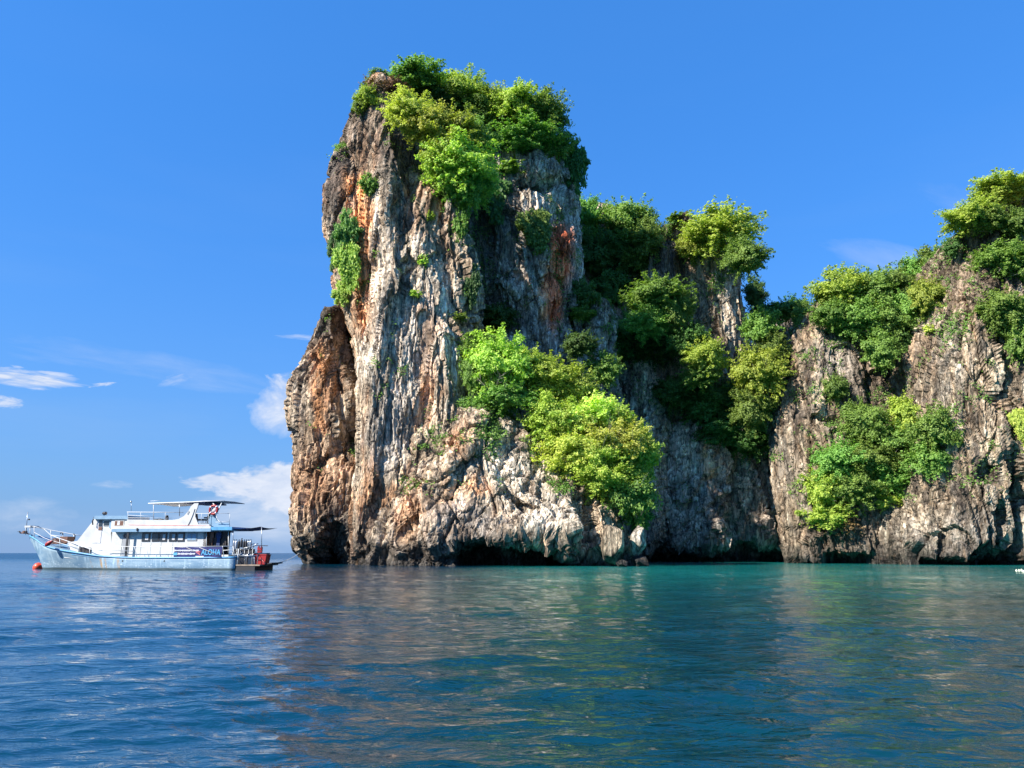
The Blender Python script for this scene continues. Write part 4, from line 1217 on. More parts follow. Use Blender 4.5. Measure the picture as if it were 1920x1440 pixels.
class MB:
    """collects solids, then links them as one mesh object"""
    def __init__(self): self.bm = bmesh.new()

    def box(self, x0, x1, y0, y1, z0, z1, rz=0.0, bevel=0.0):
        bm2 = bmesh.new()
        bmesh.ops.create_cube(bm2, size=1)
        bmesh.ops.scale(bm2, vec=(x1 - x0, y1 - y0, z1 - z0), verts=bm2.verts)
        if bevel: bmesh.ops.bevel(bm2, geom=bm2.edges[:], offset=bevel, segments=2, affect='EDGES', profile=0.5)
        bmesh.ops.translate(bm2, vec=((x0 + x1) / 2, (y0 + y1) / 2, (z0 + z1) / 2), verts=bm2.verts)
        self._merge(bm2); return self

    def _merge(self, bm2):
        me = bpy.data.meshes.new('tmp'); bm2.to_mesh(me); bm2.free(); self.bm.from_mesh(me); bpy.data.meshes.remove(me)

    def prism(self, pts, y0, y1):
        """outline in (x,z) extruded from y0 to y1"""
        bm = self.bm
        a = [bm.verts.new((x, y0, z)) for x, z in pts]; b = [bm.verts.new((x, y1, z)) for x, z in pts]
        bm.faces.new(a); bm.faces.new(list(reversed(b)))
        n = len(pts)
        for i in range(n):
            bm.faces.new((a[i], b[i], b[(i + 1) % n], a[(i + 1) % n]))
        return self

    def tube(self, pts, r, sides=6):
        me = tube_mesh('tmp', [(pts, [r] * len(pts))], M['rail'], sides)
        self.bm.from_mesh(me); bpy.data.meshes.remove(me); return self

    def lathe(self, prof, sides=14, origin=(0, 0, 0), axis='Z', smooth=True):
        bm = self.bm; rings = []
        for r, h in prof:
            ring = []
            for k in range(sides):
                t = 2 * math.pi * k / sides
                p = Vector((r * math.cos(t), r * math.sin(t), h))
                if axis == 'Y': p = Vector((p.x, p.z, p.y))
                if axis == 'X': p = Vector((p.z, p.x, p.y))
                ring.append(bm.verts.new(p + Vector(origin)))
            rings.append(ring)
        for i in range(len(rings) - 1):
            for k in range(sides):
                f = bm.faces.new((rings[i][k], rings[i][(k + 1) % sides], rings[i + 1][(k + 1) % sides], rings[i + 1][k])); f.smooth = smooth
        if prof[0][0] > 1e-4: bm.faces.new(rings[0])
        if prof[-1][0] > 1e-4: bm.faces.new(rings[-1])
        return self

    def torus(self, R, r, origin, axis='Y', seg=24, sides=8, stretch=(1, 1, 1)):
        bm = self.bm; rings = []
        for i in range(seg):
            a = 2 * math.pi * i / seg; ring = []
            for k in range(sides):
                t = 2 * math.pi * k / sides
                q = (R + r * math.cos(t))
                p = Vector((q * math.cos(a), r * math.sin(t), q * math.sin(a))) if axis == 'Y' else Vector((q * math.cos(a), q * math.sin(a), r * math.sin(t)))
                ring.append(bm.verts.new(Vector((p.x * stretch[0], p.y * stretch[1], p.z * stretch[2])) + Vector(origin)))
            rings.append(ring)
        for i in range(seg):
            for k in range(sides):
                f = bm.faces.new((rings[i][k], rings[(i + 1) % seg][k], rings[(i + 1) % seg][(k + 1) % sides], rings[i][(k + 1) % sides])); f.smooth = True
        return self

    def build(self, name, material, parent=None, loc=None):
        bmesh.ops.recalc_face_normals(self.bm, faces=self.bm.faces)
        me = bpy.data.meshes.new(name); self.bm.to_mesh(me); self.bm.free()
        me.materials.append(material)
        o = bpy.data.objects.new(name, me); COL.objects.link(o)
        if parent is not None: o.parent = parent
        if loc is not None: o.location = loc
        return o


# ------------------------------------------------------------------ the boat's own frame
# x runs aft from the stem, y to starboard (away from the viewer), z up from the waterline; y=0 is the port side
STERN_PX, BOAT_Y = 437.0, 72.0
BROT = math.radians(9.0)
_sx, _ = W(STERN_PX, 1068, BOAT_Y)
BL = 19.4
ux = Vector((math.cos(BROT), -math.sin(BROT), 0))      # aft direction
BORG = Vector((_sx, BOAT_Y, 0)) - ux * BL
BM_ = Matrix.Translation(BORG) @ Matrix.Rotation(-BROT, 4, 'Z')
BI_ = BM_.inverted()


def b2(px, py, y=0.0):
    """(x, z) in the boat's frame where the view line through px, py meets the boat's plane y"""
    o = BI_ @ Vector((0, 0, CAM_H)); d = BI_.to_3x3() @ dir_px(px, py)
    t = (y - o.y) / d.y
    p = o + d * t
    return p.x, p.z


BEAM = 4.6


def thing(name, label, cat, x, y, z, group=None):
    e = bpy.data.objects.new(name, None); COL.objects.link(e)
    e.matrix_world = BM_ @ Matrix.Translation((x, y, z)); e.empty_display_size = 0.3
    tag(e, label, cat, group)
    return e


boat = thing('dive_boat', 'long white and faded blue wooden dive boat anchored left of the cliffs', 'boat', 0, 0, 0)

# hull: stations along the length, sheer read off the port side
sheer_px = [(41, 1003), (52, 1006), (64, 1010), (82, 1020), (95, 1025), (128, 1032), (150, 1037), (180, 1042), (220, 1045), (263, 1046), (360, 1046), (437, 1045)]
prof = sorted([b2(px, py, 0.0 if px > 130 else 1.2) for px, py in sheer_px])
stem_top = b2(60, 1009, 2.0)
xs = np.linspace(prof[0][0], BL, 44)
bm = bmesh.new(); rows = []
nlev = 9
x_stem_w = b2(84, 1058, 2.0)[0]; x_top = prof[0][0]
for x in xs:
    zt = float(np.interp(x, [p[0] for p in prof], [p[1] for p in prof]))
    row = []
    for k in range(nlev):
        v = k / (nlev - 1)                     # 0 keel, 1 sheer
        # the stem rakes: below the bowsprit the keel line starts further aft
        zk = -0.7 if x > x_stem_w + 0.6 else -0.7
        f_stem = max(0.0, min(1.0, (x_stem_w - x) / (x_stem_w - x_top)))
        zlow = -0.7 + (zt - 0.35 + 0.7) * (f_stem ** 0.55 if f_stem > 0 else 0)
        z = zlow + (zt - zlow) * v
        along = max(0.0, (x - x_top)) / 7.5
        wid = min(1.0, along) ** 0.55 if along < 1 else 1.0
        wid = 0.03 + 0.97 * wid
        aft = 1 - 0.10 * max(0, (x - 13) / 6.4) ** 2
        flare = 0.42 + 0.58 * min(1.0, v * 1.25) ** 0.6 if along < 1.3 else 0.72 + 0.28 * min(1, v * 1.6) ** 0.6
        bl = min(1.0, max(0.0, along - 0.7) / 0.8)
        fl1 = 0.22 + 0.78 * v ** 0.9; fl2 = 0.80 + 0.20 * min(1, v * 1.8) ** 0.6
        flare = fl1 * (1 - bl) + fl2 * bl
        hwid = BEAM / 2 * wid * aft * flare
        row.append((x, BEAM / 2 - hwid, z))
    for k in range(nlev - 1, -1, -1):
        px_, py_, pz_ = row[k]
        row.append((px_, BEAM - py_, pz_))
    rows.append([bm.verts.new(p) for p in row])
for i in range(len(rows) - 1):
    for k in range(2 * nlev - 1):
        f = bm.faces.new((rows[i][k], rows[i][k + 1], rows[i + 1][k + 1], rows[i + 1][k])); f.smooth = k != nlev - 1
bm.faces.new(rows[0]); bm.faces.new(list(reversed(rows[-1])))
bmesh.ops.recalc_face_normals(bm, faces=bm.faces)
me = bpy.data.meshes.new('hull'); HULLROWS = [[v.co.copy() for v in r] for r in rows]; bm.to_mesh(me); bm.free(); me.materials.append(M['hull'])
hull = bpy.data.objects.new('hull', me); COL.objects.link(hull); hull.parent = boat


def sheer(x):
    i = min(range(len(HULLROWS)), key=lambda q: abs(HULLROWS[q][0].x - x))
    return HULLROWS[i][nlev - 1]


def sheer_pts(step=1, side=0, dz=0.0, out=0.0, x0=-99, x1=99, frac=None):
    pts = []
    for r in HULLROWS[::step]:
        v = r[nlev - 1] if frac is None else r[nlev - 1].lerp(r[0], frac)
        y = v.y - out if side == 0 else BEAM - v.y + out
        if x0 <= v.x <= x1: pts.append(Vector((v.x, y, v.z + dz)))
    return pts


MB().tube(sheer_pts(), 0.085, 6).tube(sheer_pts(side=1), 0.085, 6).build('rub_rail', M['blue'], boat)
o_ = MB().tube(sheer_pts(out=0.01, frac=0.26, x0=0.5, x1=9.5), 0.05, 6).build('moulding_strip', M['white'], boat)
MB().tube(sheer_pts(out=0.01, frac=0.46, x0=1.4, x1=8.0), 0.035, 6).build('moulding_strip', M['paleblue'], boat)
for px in (230, 275, 308):
    x, z = b2(px, 1052)
    MB().lathe([(0.09, -0.02), (0.09, 0.03), (0.05, 0.05)], 10, (x, sheer(x).y + 0.02, z), 'Y').build('scupper', M['black'], boat)
# a blue strake amidships under the rail is part of the paint: a thin plank laid on the hull
bmk = MB()
bmk.tube(sheer_pts(out=0.0, frac=0.10, x0=2.0), 0.05, 4)
bmk.build('strake', M['blue'], boat)


def px_box(px0, px1, py0, py1, y0, y1, name, m, parent=boat, yref=None, bevel=0.0):
    yr = y0 if yref is None else yref
    x0, z1 = b2(px0, (py0 + py1) / 2, yr)[0], b2((px0 + px1) / 2, py0, yr)[1]
    x1, z0 = b2(px1, (py0 + py1) / 2, yr)[0], b2((px0 + px1) / 2, py1, yr)[1]
    return MB().box(x0, x1, y0, y1, z0, z1, bevel=bevel).build(name, m, parent)


def px_prism(pts, y0, y1, name, m, parent=boat):
    return MB().prism([b2(px, py, y0) for px, py in pts], y0, y1).build(name, m, parent)


def px_tube(pts, y, r, name, m, parent=boat, sides=6):
    """pts: (px, py) on plane y or (px, py, y)"""
    P = []
    for p in pts:
        yy = p[2] if len(p) > 2 else y
        x, z = b2(p[0], p[1], yy); P.append(Vector((x, yy, z)))
    return MB().tube(P, r, sides).build(name, m, parent)


# deck
dk = MB(); bm = dk.bm; pr = None
for r in HULLROWS[2::2] + [HULLROWS[-1]]:
    v = r[nlev - 1]
    a = bm.verts.new((v.x, v.y + 0.03, v.z - 0.12)); b = bm.verts.new((v.x, BEAM - v.y - 0.03, v.z - 0.12))
    if pr: bm.faces.new((pr[0], pr[1], b, a))
    pr = (a, b)
dk.build('deck', M['teak'], boat)

YC = 0.75      # cabin side
YW = BEAM - 0.75
# main cabin: pale side wall with door, windows
px_box(208, 385, 996, 1046, YC, YW, 'cabin_wall', M['white'])
for i, (a, b) in enumerate(((266, 281.5), (285, 298.5), (299.5, 313), (317, 331), (332.5, 346))):
    w = px_box(a, b, 998.5, 1015.5, YC - 0.05, YC + 0.02, 'window', M['frame'])
    x0, z1 = b2(a + 1.5, 1007, YC)[0], b2(a, 1000.5, YC)[1]; x1, z0 = b2(b - 1.5, 1007, YC)[0], b2(a, 1013.5, YC)[1]
    MB().box(x0, x1, YC - 0.062, YC - 0.045, z0, z1).build('pane', M['glass'], w)
    if i in (0, 2, 3, 4):
        xa = x0 + (x1 - x0) * (0.45 if i != 4 else 0.1); xb = x1 - (x1 - x0) * 0.08
        MB().box(xa, xb, YC - 0.068, YC - 0.060, z0 + 0.05, z1 - 0.04).build('curtain', M['curtain'], w)
w = px_box(351, 369, 1000, 1014, YC - 0.05, YC + 0.02, 'window', M['grey'])
for a, b in ((352, 359), (360.3, 368)):
    x0, z1 = b2(a, 1007, YC)[0], b2(a, 1001, YC)[1]; x1, z0 = b2(b, 1007, YC)[0], b2(a, 1012.8, YC)[1]
    MB().box(x0, x1, YC - 0.062, YC - 0.045, z0, z1).build('pane', M['paleblue'], w)
# vertical panel battens on the wall
for px in (253, 262.5, 281, 300, 322):
    px_box(px, px + 0.8, 1017 if px > 262 else 997, 1044, YC - 0.02, YC, 'batten', M['cream'])
door = px_box(229.5, 241.5, 999, 1043, YC - 0.04, YC + 0.02, 'door', M['grey'])
x, z = b2(235, 1004, YC); MB().torus(0.13, 0.05, (x + 0.02, YC - 0.07, z - 0.05), 'Y', 16, 6).build('wreath', M['wood'], door)
px_box(242, 245.5, 997, 1044, YC - 0.5, YC - 0.42, 'open_door_leaf', M['frame'], yref=YC)
px_box(212, 228, 1000, 1043, YC - 0.03, YC, 'side_panel', M['cream'])
# after cabin bulkhead and open deck house in shade
px_box(381, 386, 996, 1025, YC, YW, 'bulkhead', M['wood'])
px_box(385, 428, 1040, 1046, YC + 0.3, YW - 0.3, 'after_deck_locker', M['white'])
px_box(386, 398, 997, 1025, 1.9, 2.05, 'cabinet', M['wood'])
px_box(402, 430, 994, 1040, YW - 0.5, YW - 0.42, 'back_screen', M['dark'], yref=YW - .5)
for px in (428.5, 387):
    px_tube([(px, 994), (px, 1040)], YC, 0.05, 'deck_post', M['white'])
# wheelhouse: raked front, roof, windows
WH = 0.95
px_prism([(128, 1017), (145, 1014), (178, 972), (208, 972), (208, 1043), (178, 1042), (150, 1036), (132, 1031)], WH, BEAM - WH, 'wheelhouse', M['white'])
px_prism([(172.5, 1018), (184.5, 973.5), (193, 973.5), (188, 1018)], WH - 0.03, WH + 0.05, 'front_side_opening', M['canvas'])
px_box(184.5, 191, 988, 994, WH - 0.06, WH - 0.035, 'opening_shade', M['wood'])
px_prism([(186, 975), (191.5, 975), (191, 987), (184.5, 987)], WH - 0.06, WH - 0.035, 'wing_window', M['glass'])
for a, b in ((194.5, 206.5), (215, 232.5)):
    yy = WH if a < 210 else YC
    w = px_box(a, b, 976, 986.5, yy - 0.04, yy + 0.02, 'window', M['cream'])
    x0, z1 = b2(a + .8, 981, yy)[0], b2(a, 977, yy)[1]; x1, z0 = b2(b - .8, 981, yy)[0], b2(a, 985.6, yy)[1]
    MB().box(x0, x1, yy - 0.052, yy - 0.035, z0, z1).build('pane', M['glass'] if a < 210 else M['wood'], w)
    if a > 210:
        MB().box(x0 + (x1 - x0) * .3, x0 + (x1 - x0) * .6, yy - 0.058, yy - 0.05, z0 + .05, z1).build('curtain', M['curtain'], w)
px_box(208, 240, 973, 997, YC, YW, 'after_wheelhouse', M['white'])
px_box(205, 208, 976, 990, WH - 0.1, WH - 0.04, 'corner_post', M['paleblue'])
px_prism([(174, 973), (178, 967), (240, 967), (240, 973.5), (182, 973.5)], WH - 0.35, BEAM - WH + 0.35, 'wheelhouse_roof', M['paleblue'])
px_tube([(174, 984), (173.5, 977), (177, 969.5)], WH - 0.3, 0.06, 'mirror_arm', M['black'])
# upper deck slab, fascia and bulwark
px_box(209, 395, 991.5, 997, 0.15, BEAM - 0.15, 'upper_deck', M['paleblue'])
px_box(209, 395, 986.5, 991.3, 0.2, BEAM - 0.2, 'fascia', M['white'])
px_box(395.5, 435, 988, 994, 0.2, BEAM - 0.2, 'after_fascia', M['blue'])
px_box(255.5, 257.5, 990, 995.5, 0.05, 0.15, 'eave_lamp', M['black'])
px_prism([(238, 974), (322, 975), (335, 973), (345, 967.5), (354, 957), (358, 949), (366, 942.5), (372.5, 942.5), (370, 952), (366, 962), (366, 969), (371, 981), (372, 983), (392, 983), (394, 989), (238, 989)],
         0.3, 0.42, 'port_bulwark', M['white'])
px_prism([(238, 974), (322, 975), (335, 973), (345, 967.5), (354, 957), (358, 949), (366, 942.5), (372.5, 942.5), (370, 952), (366, 962), (366, 969), (371, 981), (372, 983), (392, 983), (394, 989), (238, 989)],
         BEAM - 0.42, BEAM - 0.3, 'starboard_bulwark', M['white'])
px_box(238, 240.5, 974, 989, 0.42, BEAM - 0.42, 'front_bulwark', M['white'], yref=0.3)
px_tube([(240, 984), (393, 986)], 0.285, 0.025, 'red_trim', M['pink'])
px_prism([(350.5, 963), (353, 958), (355.5, 959), (352, 966)], 0.27, 0.295, 'vent', M['grey'])
px_tube([(349, 991), (356, 978), (361, 966), (365, 954)], 0.27, 0.035, 'arch_brace', M['grey'])
# after arch and sloped after posts
px_prism([(392, 989), (393, 968), (399, 960), (404, 966), (406, 975), (412, 980), (430, 981), (430, 988)], 0.55, 0.65, 'after_bulwark', M['paleblue'])
px_tube([(405, 962), (410, 955), (416, 942.5)], 0.4, 0.06, 'canopy_strut', M['white'])
px_tube([(399, 943), (407, 953)], 0.4, 0.055, 'canopy_strut', M['white'])
px_tube([(406, 960), (406, 970), (410, 977), (416, 979)], 0.35, 0.035, 'after_rail_curve', M['rail'])
# canopy
cz = MB()
pts = [(281, 944.5), (300, 944), (330, 941.8), (356, 940.5), (385, 938.5), (420, 939.3)]
top = [Vector((b2(p[0], p[1], 0.35)[0], 0, b2(p[0], p[1], 0.35)[1])) for p in pts]
for i in range(len(top) - 1):
    a, b = top[i], top[i + 1]
    bmx = cz.bm
    vs = []
    for dz in (0, -0.05):
        for y in (0.25, BEAM / 2, BEAM - 0.25):
            sag = 0.0 if y != BEAM / 2 else 0.06
            vs += [bmx.verts.new((a.x, y, a.z + dz + sag)), bmx.verts.new((b.x, y, b.z + dz + sag))]
    for q in (0, 6):
        bmx.faces.new((vs[q], vs[q + 1], vs[q + 3], vs[q + 2])); bmx.faces.new((vs[q + 2], vs[q + 3], vs[q + 5], vs[q + 4]))
    bmx.faces.new((vs[0], vs[1], vs[7], vs[6])); bmx.faces.new((vs[4], vs[5], vs[11], vs[10]))
cz.build('canopy', M['canvas'], boat)
px_tube([(278, 944), (356, 941.5), (421, 939)], 0.25, 0.04, 'canopy_edge', M['rail'])
px_tube([(278, 943.6), (356, 941), (421, 938.6)], BEAM - 0.25, 0.04, 'canopy_edge', M['rail'])
px_tube([(282, 939.5), (300, 938.5)], 0.6, 0.02, 'canopy_pole', M['rail'])
px_box(345, 384, 941, 943.4, 0.3, BEAM - .3, 'canopy_beam', M['navy'], yref=0.3)
for px, a, b in ((288, 944.5, 975), (336.5, 942, 968)):
    for y in (0.32, BEAM - 0.32):
        px_tube([(px, a), (px, b)], y, 0.035, 'canopy_post', M['rail'] if px < 300 else M['steel'])
# upper deck rails
for y in (0.35, BEAM - 0.35):
    px_tube([(238, 960), (344, 960.8)], y, 0.03, 'rail', M['rail'])
    px_tube([(240, 966), (289, 968)], y, 0.02, 'rail', M['rail'])
    px_tube([(240, 971), (322, 971.5)], y, 0.02, 'rail', M['rail'])
    for px in (240, 264, 310):
        px_tube([(px, 960), (px, 976)], y, 0.022, 'stanchion', M['rail'])
px_tube([(240, 960.2, 0.35), (240, 959.5, BEAM - 0.35)], 0, 0.03, 'rail', M['rail'])
px_tube([(364, 963), (431, 962.5)], 0.35, 0.025, 'rail', M['rail'])
px_tube([(431, 962.5, 0.35), (427, 963, BEAM - 0.35)], 0, 0.025, 'rail', M['rail'])
for px in (378, 391, 431):
    px_tube([(px, 962.6), (px - 1, 981)], 0.35, 0.022, 'stanchion', M['rail'])
px_tube([(361, 966), (361.5, 974), (367, 981), (392, 981.5)], 0.4, 0.035, 'rail', M['rail'])
px_tube([(404, 979), (430, 978)], 0.35, 0.022, 'rail', M['rail'])
px_tube([(246, 958), (246, 942)], 0.9, 0.02, 'antenna', M['steel'])
x, z = b2(245.5, 941, 0.9); MB().lathe([(0.02, -0.08), (0.08, -0.06), (0.09, 0.06), (0.02, 0.1)], 10, (x, 0.9, z)).build('masthead_lamp', M['steel'], boat)
# bowsprit rails and stanchions both sides
for side in (0, 1):
    yo = lambda px, s=side: (1.9 - 1.55 * min(1, (px - 48) / 130)) if s == 0 else BEAM - (1.9 - 1.55 * min(1, (px - 48) / 130))
    if side == 0:
        rp = [(48, 986), (64, 987), (82, 992), (95, 1003), (110, 1009), (128, 1015), (148, 1022), (168, 1029), (192, 1032)]
        lp = [(64, 998), (82, 1008), (95, 1013), (112, 1018), (128, 1022.5), (148, 1028)]
        hp = [(48, 986, 1003), (56, 986.5, 1006), (64, 987, 1010), (96, 1004, 1024), (112, 1010, 1028), (128, 1015, 1032), (148, 1022, 1037), (168, 1029, 1041)]
    else:
        rp = [(52, 986), (75, 989), (95, 994), (118, 998), (138, 1002), (156, 1005)]
        lp = [(95, 1003), (118, 1006), (140, 1010)]
        hp = [(95, 994, 1010), (118, 998, 1012), (138, 1002, 1016), (154, 1005, 1016)]
    px_tube([(a, b, yo(a)) for a, b in rp], 0, 0.035, 'bow_rail', M['rail'])
    px_tube([(a, b, yo(a)) for a, b in lp], 0, 0.025, 'bow_rail', M['rail'])
    for a, b, c in hp:
        px_tube([(a, b, yo(a)), (a + 0.5, c, yo(a))], 0, 0.03, 'bow_stanchion', M['rail'])
px_box(46, 57, 985.5, 989, 1.7, BEAM - 1.7, 'pulpit_step', M['white'])
px_tube([(48.5, 1000), (52, 960)], BEAM / 2, 0.04, 'jackstaff', M['steel'])
x, z = b2(54.5, 974, BEAM / 2); MB().lathe([(0.02, -0.07), (0.09, -0.05), (0.09, 0.05), (0.02, 0.08)], 10, (x, BEAM / 2, z)).build('bow_lamp', M['black'], boat)
px_tube([(52, 974), (55, 974)], BEAM / 2, 0.02, 'lamp_arm', M['steel'])
# side deck rails and stanchions amidships
px_tube([(186, 1024), (250, 1025), (330, 1025), (437, 1024)], 0.12, 0.03, 'side_rail', M['rail'])
px_tube([(168, 1029.5), (250, 1033.5)], 0.12, 0.03, 'side_rail', M['rail'])
for a, b in ((229, 235), (252, 257), (274, 279), (296, 302)):
    px_tube([(a, 1024.5), (b, 1045)], 0.12, 0.022, 'side_stanchion', M['rail'])
for a in (417, 437):
    px_tube([(a, 1024), (a + 3, 1045)], 0.12, 0.035, 'side_stanchion', M['rail'])
px_tube([(417, 1032), (437, 1031)], 0.12, 0.03, 'side_rail', M['rail'])
# foredeck hatch boxes, bitts
for a, b, c, d, m_ in ((148, 160, 1026, 1036, 'dark'), (161, 171, 1027, 1038, 'dark')):
    px_box(a, b, c, d, WH - .08, WH - .03, 'low_opening', M[m_], yref=WH)
px_box(112, 126, 1006, 1018, 1.8, 2.8, 'hatch', M['wood'])
px_box(98, 110, 1009, 1020, 1.7, 2.9, 'hatch', M['wood'])
px_tube([(118, 1003), (117, 999), (114, 999), (113, 1001)], 2.6, 0.05, 'bent_pipe', M['black'])
px_tube([(140, 1012), (141, 1004), (138, 1001)], 2.9, 0.05, 'bent_pipe', M['black'])
px_tube([(150, 1014), (152, 1006), (156, 1004)], 2.9, 0.05, 'bent_pipe', M['black'])
# stern: transom boards, frame, ladder
xs_ = BL
zt = sheer(BL).z
MB().box(xs_ + 0.01, xs_ + 0.07, 0.5, BEAM - 0.5, 0.15, zt - 0.05).build('transom_board', M['cream'], boat)
MB().box(xs_ - 0.1, xs_ + 0.12, 0.25, BEAM - 0.25, zt - 0.02, zt + 0.1).build('transom_cap', M['blue'], boat)
MB().tube([(xs_ + 0.09, 0.6, zt - 0.1), (xs_ + 0.09, 2.0, 0.3)], 0.05, 4).build('transom_brace', M['grey'], boat)
plat = MB().box(xs_ + 0.02, xs_ + 2.5, 0.3, BEAM - 0.5, 0.42, 0.54).build('swim_platform', M['teak'], boat)
MB().box(xs_ + 0.05, xs_ + 2.0, 0.34, BEAM - 0.6, -0.25, 0.41).build('platform_fender', M['black'], boat)
MB().prism([(xs_ + 2.3, 0.46), (xs_ + 3.4, 0.62), (xs_ + 3.4, 0.72), (xs_ + 2.3, 0.56)], 0.9, BEAM - 1.4).build('boarding_plank', M['dark'], boat)
for y in (0.9, 1.6):
    MB().tube([(xs_ + 0.5, y, 0.55), (xs_ + 0.55, y, 1.5), (xs_ + 1.2, y, 2.4), (xs_ + 1.5, y, 2.5)], 0.045, 6).build('stern_ladder_rail', M['steel'], boat)
for k in range(4):
    t = k / 3
    MB().tube([(xs_ + 0.55 + 0.5 * t, 0.9, 1.5 + 0.75 * t), (xs_ + 0.55 + 0.5 * t, 1.6, 1.5 + 0.75 * t)], 0.035, 6).build('rung', M['steel'], boat)
for x_ in (0.25, 1.0, 1.55):
    MB().tube([(xs_ + x_, 0.5, 0.55), (xs_ + x_, 0.5, 1.35), (xs_ + x_ + 0.35, 0.5, 1.75), (xs_ + x_ + 0.6, 0.5, 1.35), (xs_ + x_ + 0.6, 0.5, 0.55)], 0.04, 6).build('stern_hoop', M['steel'], boat)
MB().tube([(xs_ + 0.1, 0.4, 1.35), (xs_ + 2.2, 0.4, 1.35)], 0.035, 6).build('stern_frame', M['steel'], boat)
MB().tube([(xs_ + 0.1, 0.4, 1.95), (xs_ + 1.9, 0.4, 2.3), (xs_ + 2.0, 2.6, 2.3)], 0.035, 6).build('stern_frame', M['steel'], boat)
MB().tube([(xs_ + 0.2, 0.35, 0.56), (xs_ + 0.2, 0.35, 2.0)], 0.05, 6).build('stern_frame', M['rail'], boat)
# awning and its poles
px_tube([(437, 1030), (437, 989)], 0.5, 0.035, 'awning_pole', M['steel'])
px_tube([(490.5, 1028), (490.5, 987)], 0.5, 0.035, 'awning_pole', M['steel'])
aw = MB(); bmx = aw.bm; prow = None
for i in range(9):
    t = i / 8
    px = 425 + (488 - 425) * t; py = 991.5 + (987.5 - 991.5) * t + 4.0 * 4 * t * (1 - t) * 0.5
    row = []
    for j in range(5):
        y = 0.5 + (BEAM - 1.0) * j / 4
        x, z = b2(px, py, 0.5)
        row.append((bmx.verts.new((x, y, z - 0.10 * math.sin(math.pi * j / 4))), bmx.verts.new((x, y, z - 0.04 - 0.10 * math.sin(math.pi * j / 4)))))
    if prow:
        for j in range(4):
            bmx.faces.new((prow[j][0], prow[j + 1][0], row[j + 1][0], row[j][0])); bmx.faces.new((prow[j][1], row[j][1], row[j + 1][1], prow[j + 1][1]))
    prow = row
aw.build('awning', M['navy'], boat)

# ------------------------------------------------------------------ things carried by the boat
def on_boat(name, label, cat, px, py, y, group=None):
    x, z = b2(px, py, y)
    return thing(name, label, cat, x, y, z, group)


# banner tied to the side rail
bn = on_boat('banner', 'blue vinyl banner reading ALOHA tied along the boat side rail', 'banner', 371, 1045, 0.05)
x0, z0 = b2(325.5, 1044.5, 0.05); x1, z1 = b2(417, 1025, 0.05)
bw, bh = x1 - x0, z1 - z0; bx = b2(371, 1045, 0.05)[0]
sh = MB(); bmx = sh.bm; pr = None
for i in range(25):
    t = i / 24
    yy = 0.018 * math.sin(t * 19)
    zt_ = bh - 0.05 * math.sin(t * math.pi * 3) ** 2 * (1 - t)
    cur = [bmx.verts.new((x0 - bx + bw * t, yy - q, zz)) for q in (0, 0.012) for zz in (0.02, zt_)]
    if pr:
        bmx.faces.new((pr[0], pr[1], cur[1], cur[0])); bmx.faces.new((pr[2], cur[2], cur[3], pr[3]))
        bmx.faces.new((pr[1], pr[3], cur[3], cur[1])); bmx.faces.new((pr[0], cur[0], cur[2], pr[2]))
    pr = cur
sh.build('sheet', M['deepblue'], bn)
cu = bpy.data.curves.new('letters', 'FONT'); cu.body = 'ALOHA'; cu.size = bh * 0.74; cu.extrude = 0.008; cu.offset = 0.014
cu.space_character = 1.0
to = bpy.data.objects.new('tmp_letters', cu)
deps = bpy.context.evaluated_depsgraph_get()
COL.objects.link(to); bpy.context.view_layer.update()
tm = bpy.data.meshes.new_from_object(to.evaluated_get(bpy.context.evaluated_depsgraph_get()))
bpy.data.objects.remove(to)
cs = np.array([v.co[:] for v in tm.vertices]); w_ = cs[:, 0].max() - cs[:, 0].min()
tm.materials.clear(); tm.materials.append(M['cyan'])
lt = bpy.data.objects.new('lettering', tm); COL.objects.link(lt); lt.parent = bn
lt.rotation_euler = (math.pi / 2, 0, 0)
xa = b2(378, 1035, 0.05)[0] - bx; xb = b2(414.5, 1035, 0.05)[0] - bx
lt.scale = ((xb - xa) / w_, 1.0, 1.0); lt.location = (xa, -0.045, bh * 0.25)
# two lines of small white hand-drawn looking strokes and a red mark: unreadable at this distance
wv = MB(); rq = random.Random(8)
for line, (a, b, zc) in enumerate(((327, 372, 0.66), (334, 366, 0.34))):
    xc_ = b2(a, 1035, 0.05)[0] - bx; xe = b2(b, 1035, 0.05)[0] - bx
    while xc_ < xe:
        w1 = rq.uniform(0.05, 0.12); hh = rq.uniform(0.10, 0.2) * (1 if line else 0.9)
        wv.box(xc_, xc_ + w1 * 0.8, -0.05, -0.035, bh * zc - hh / 2, bh * zc + hh / 2)
        wv.box(xc_, xc_ + w1 * 1.3, -0.05, -0.036, bh * zc - 0.03, bh * zc + 0.03)
        xc_ += w1 * 1.35
wv.build('small_lettering', M['whiteprint'], bn)
xa = b2(367, 1035, 0.05)[0] - bx; xb = b2(376, 1035, 0.05)[0] - bx
MB().prism([(xb, bh * .42), (xa, bh * .56), (xb, bh * .62), (xb, bh * .55), (xa + .12, bh * .5)], -0.05, -0.036).prism([(xa, bh * .5), (xb, bh * .22), (xb, bh * .34), (xa, bh * .58)], -0.052, -0.051).build('red_mark', M['redprint'], bn)
xa = b2(326, 1035, 0.05)[0] - bx; xb = b2(333, 1035, 0.05)[0] - bx
MB().box(xa, xb, -0.05, -0.036, bh * .2, bh * .46).build('pale_square', M['cyan'], bn)
MB().box(b2(368, 1035, 0.05)[0] - bx, b2(383, 1035, 0.05)[0] - bx, -0.05, -0.036, 0.03, bh * .13).build('white_strip', M['whiteprint'], bn)
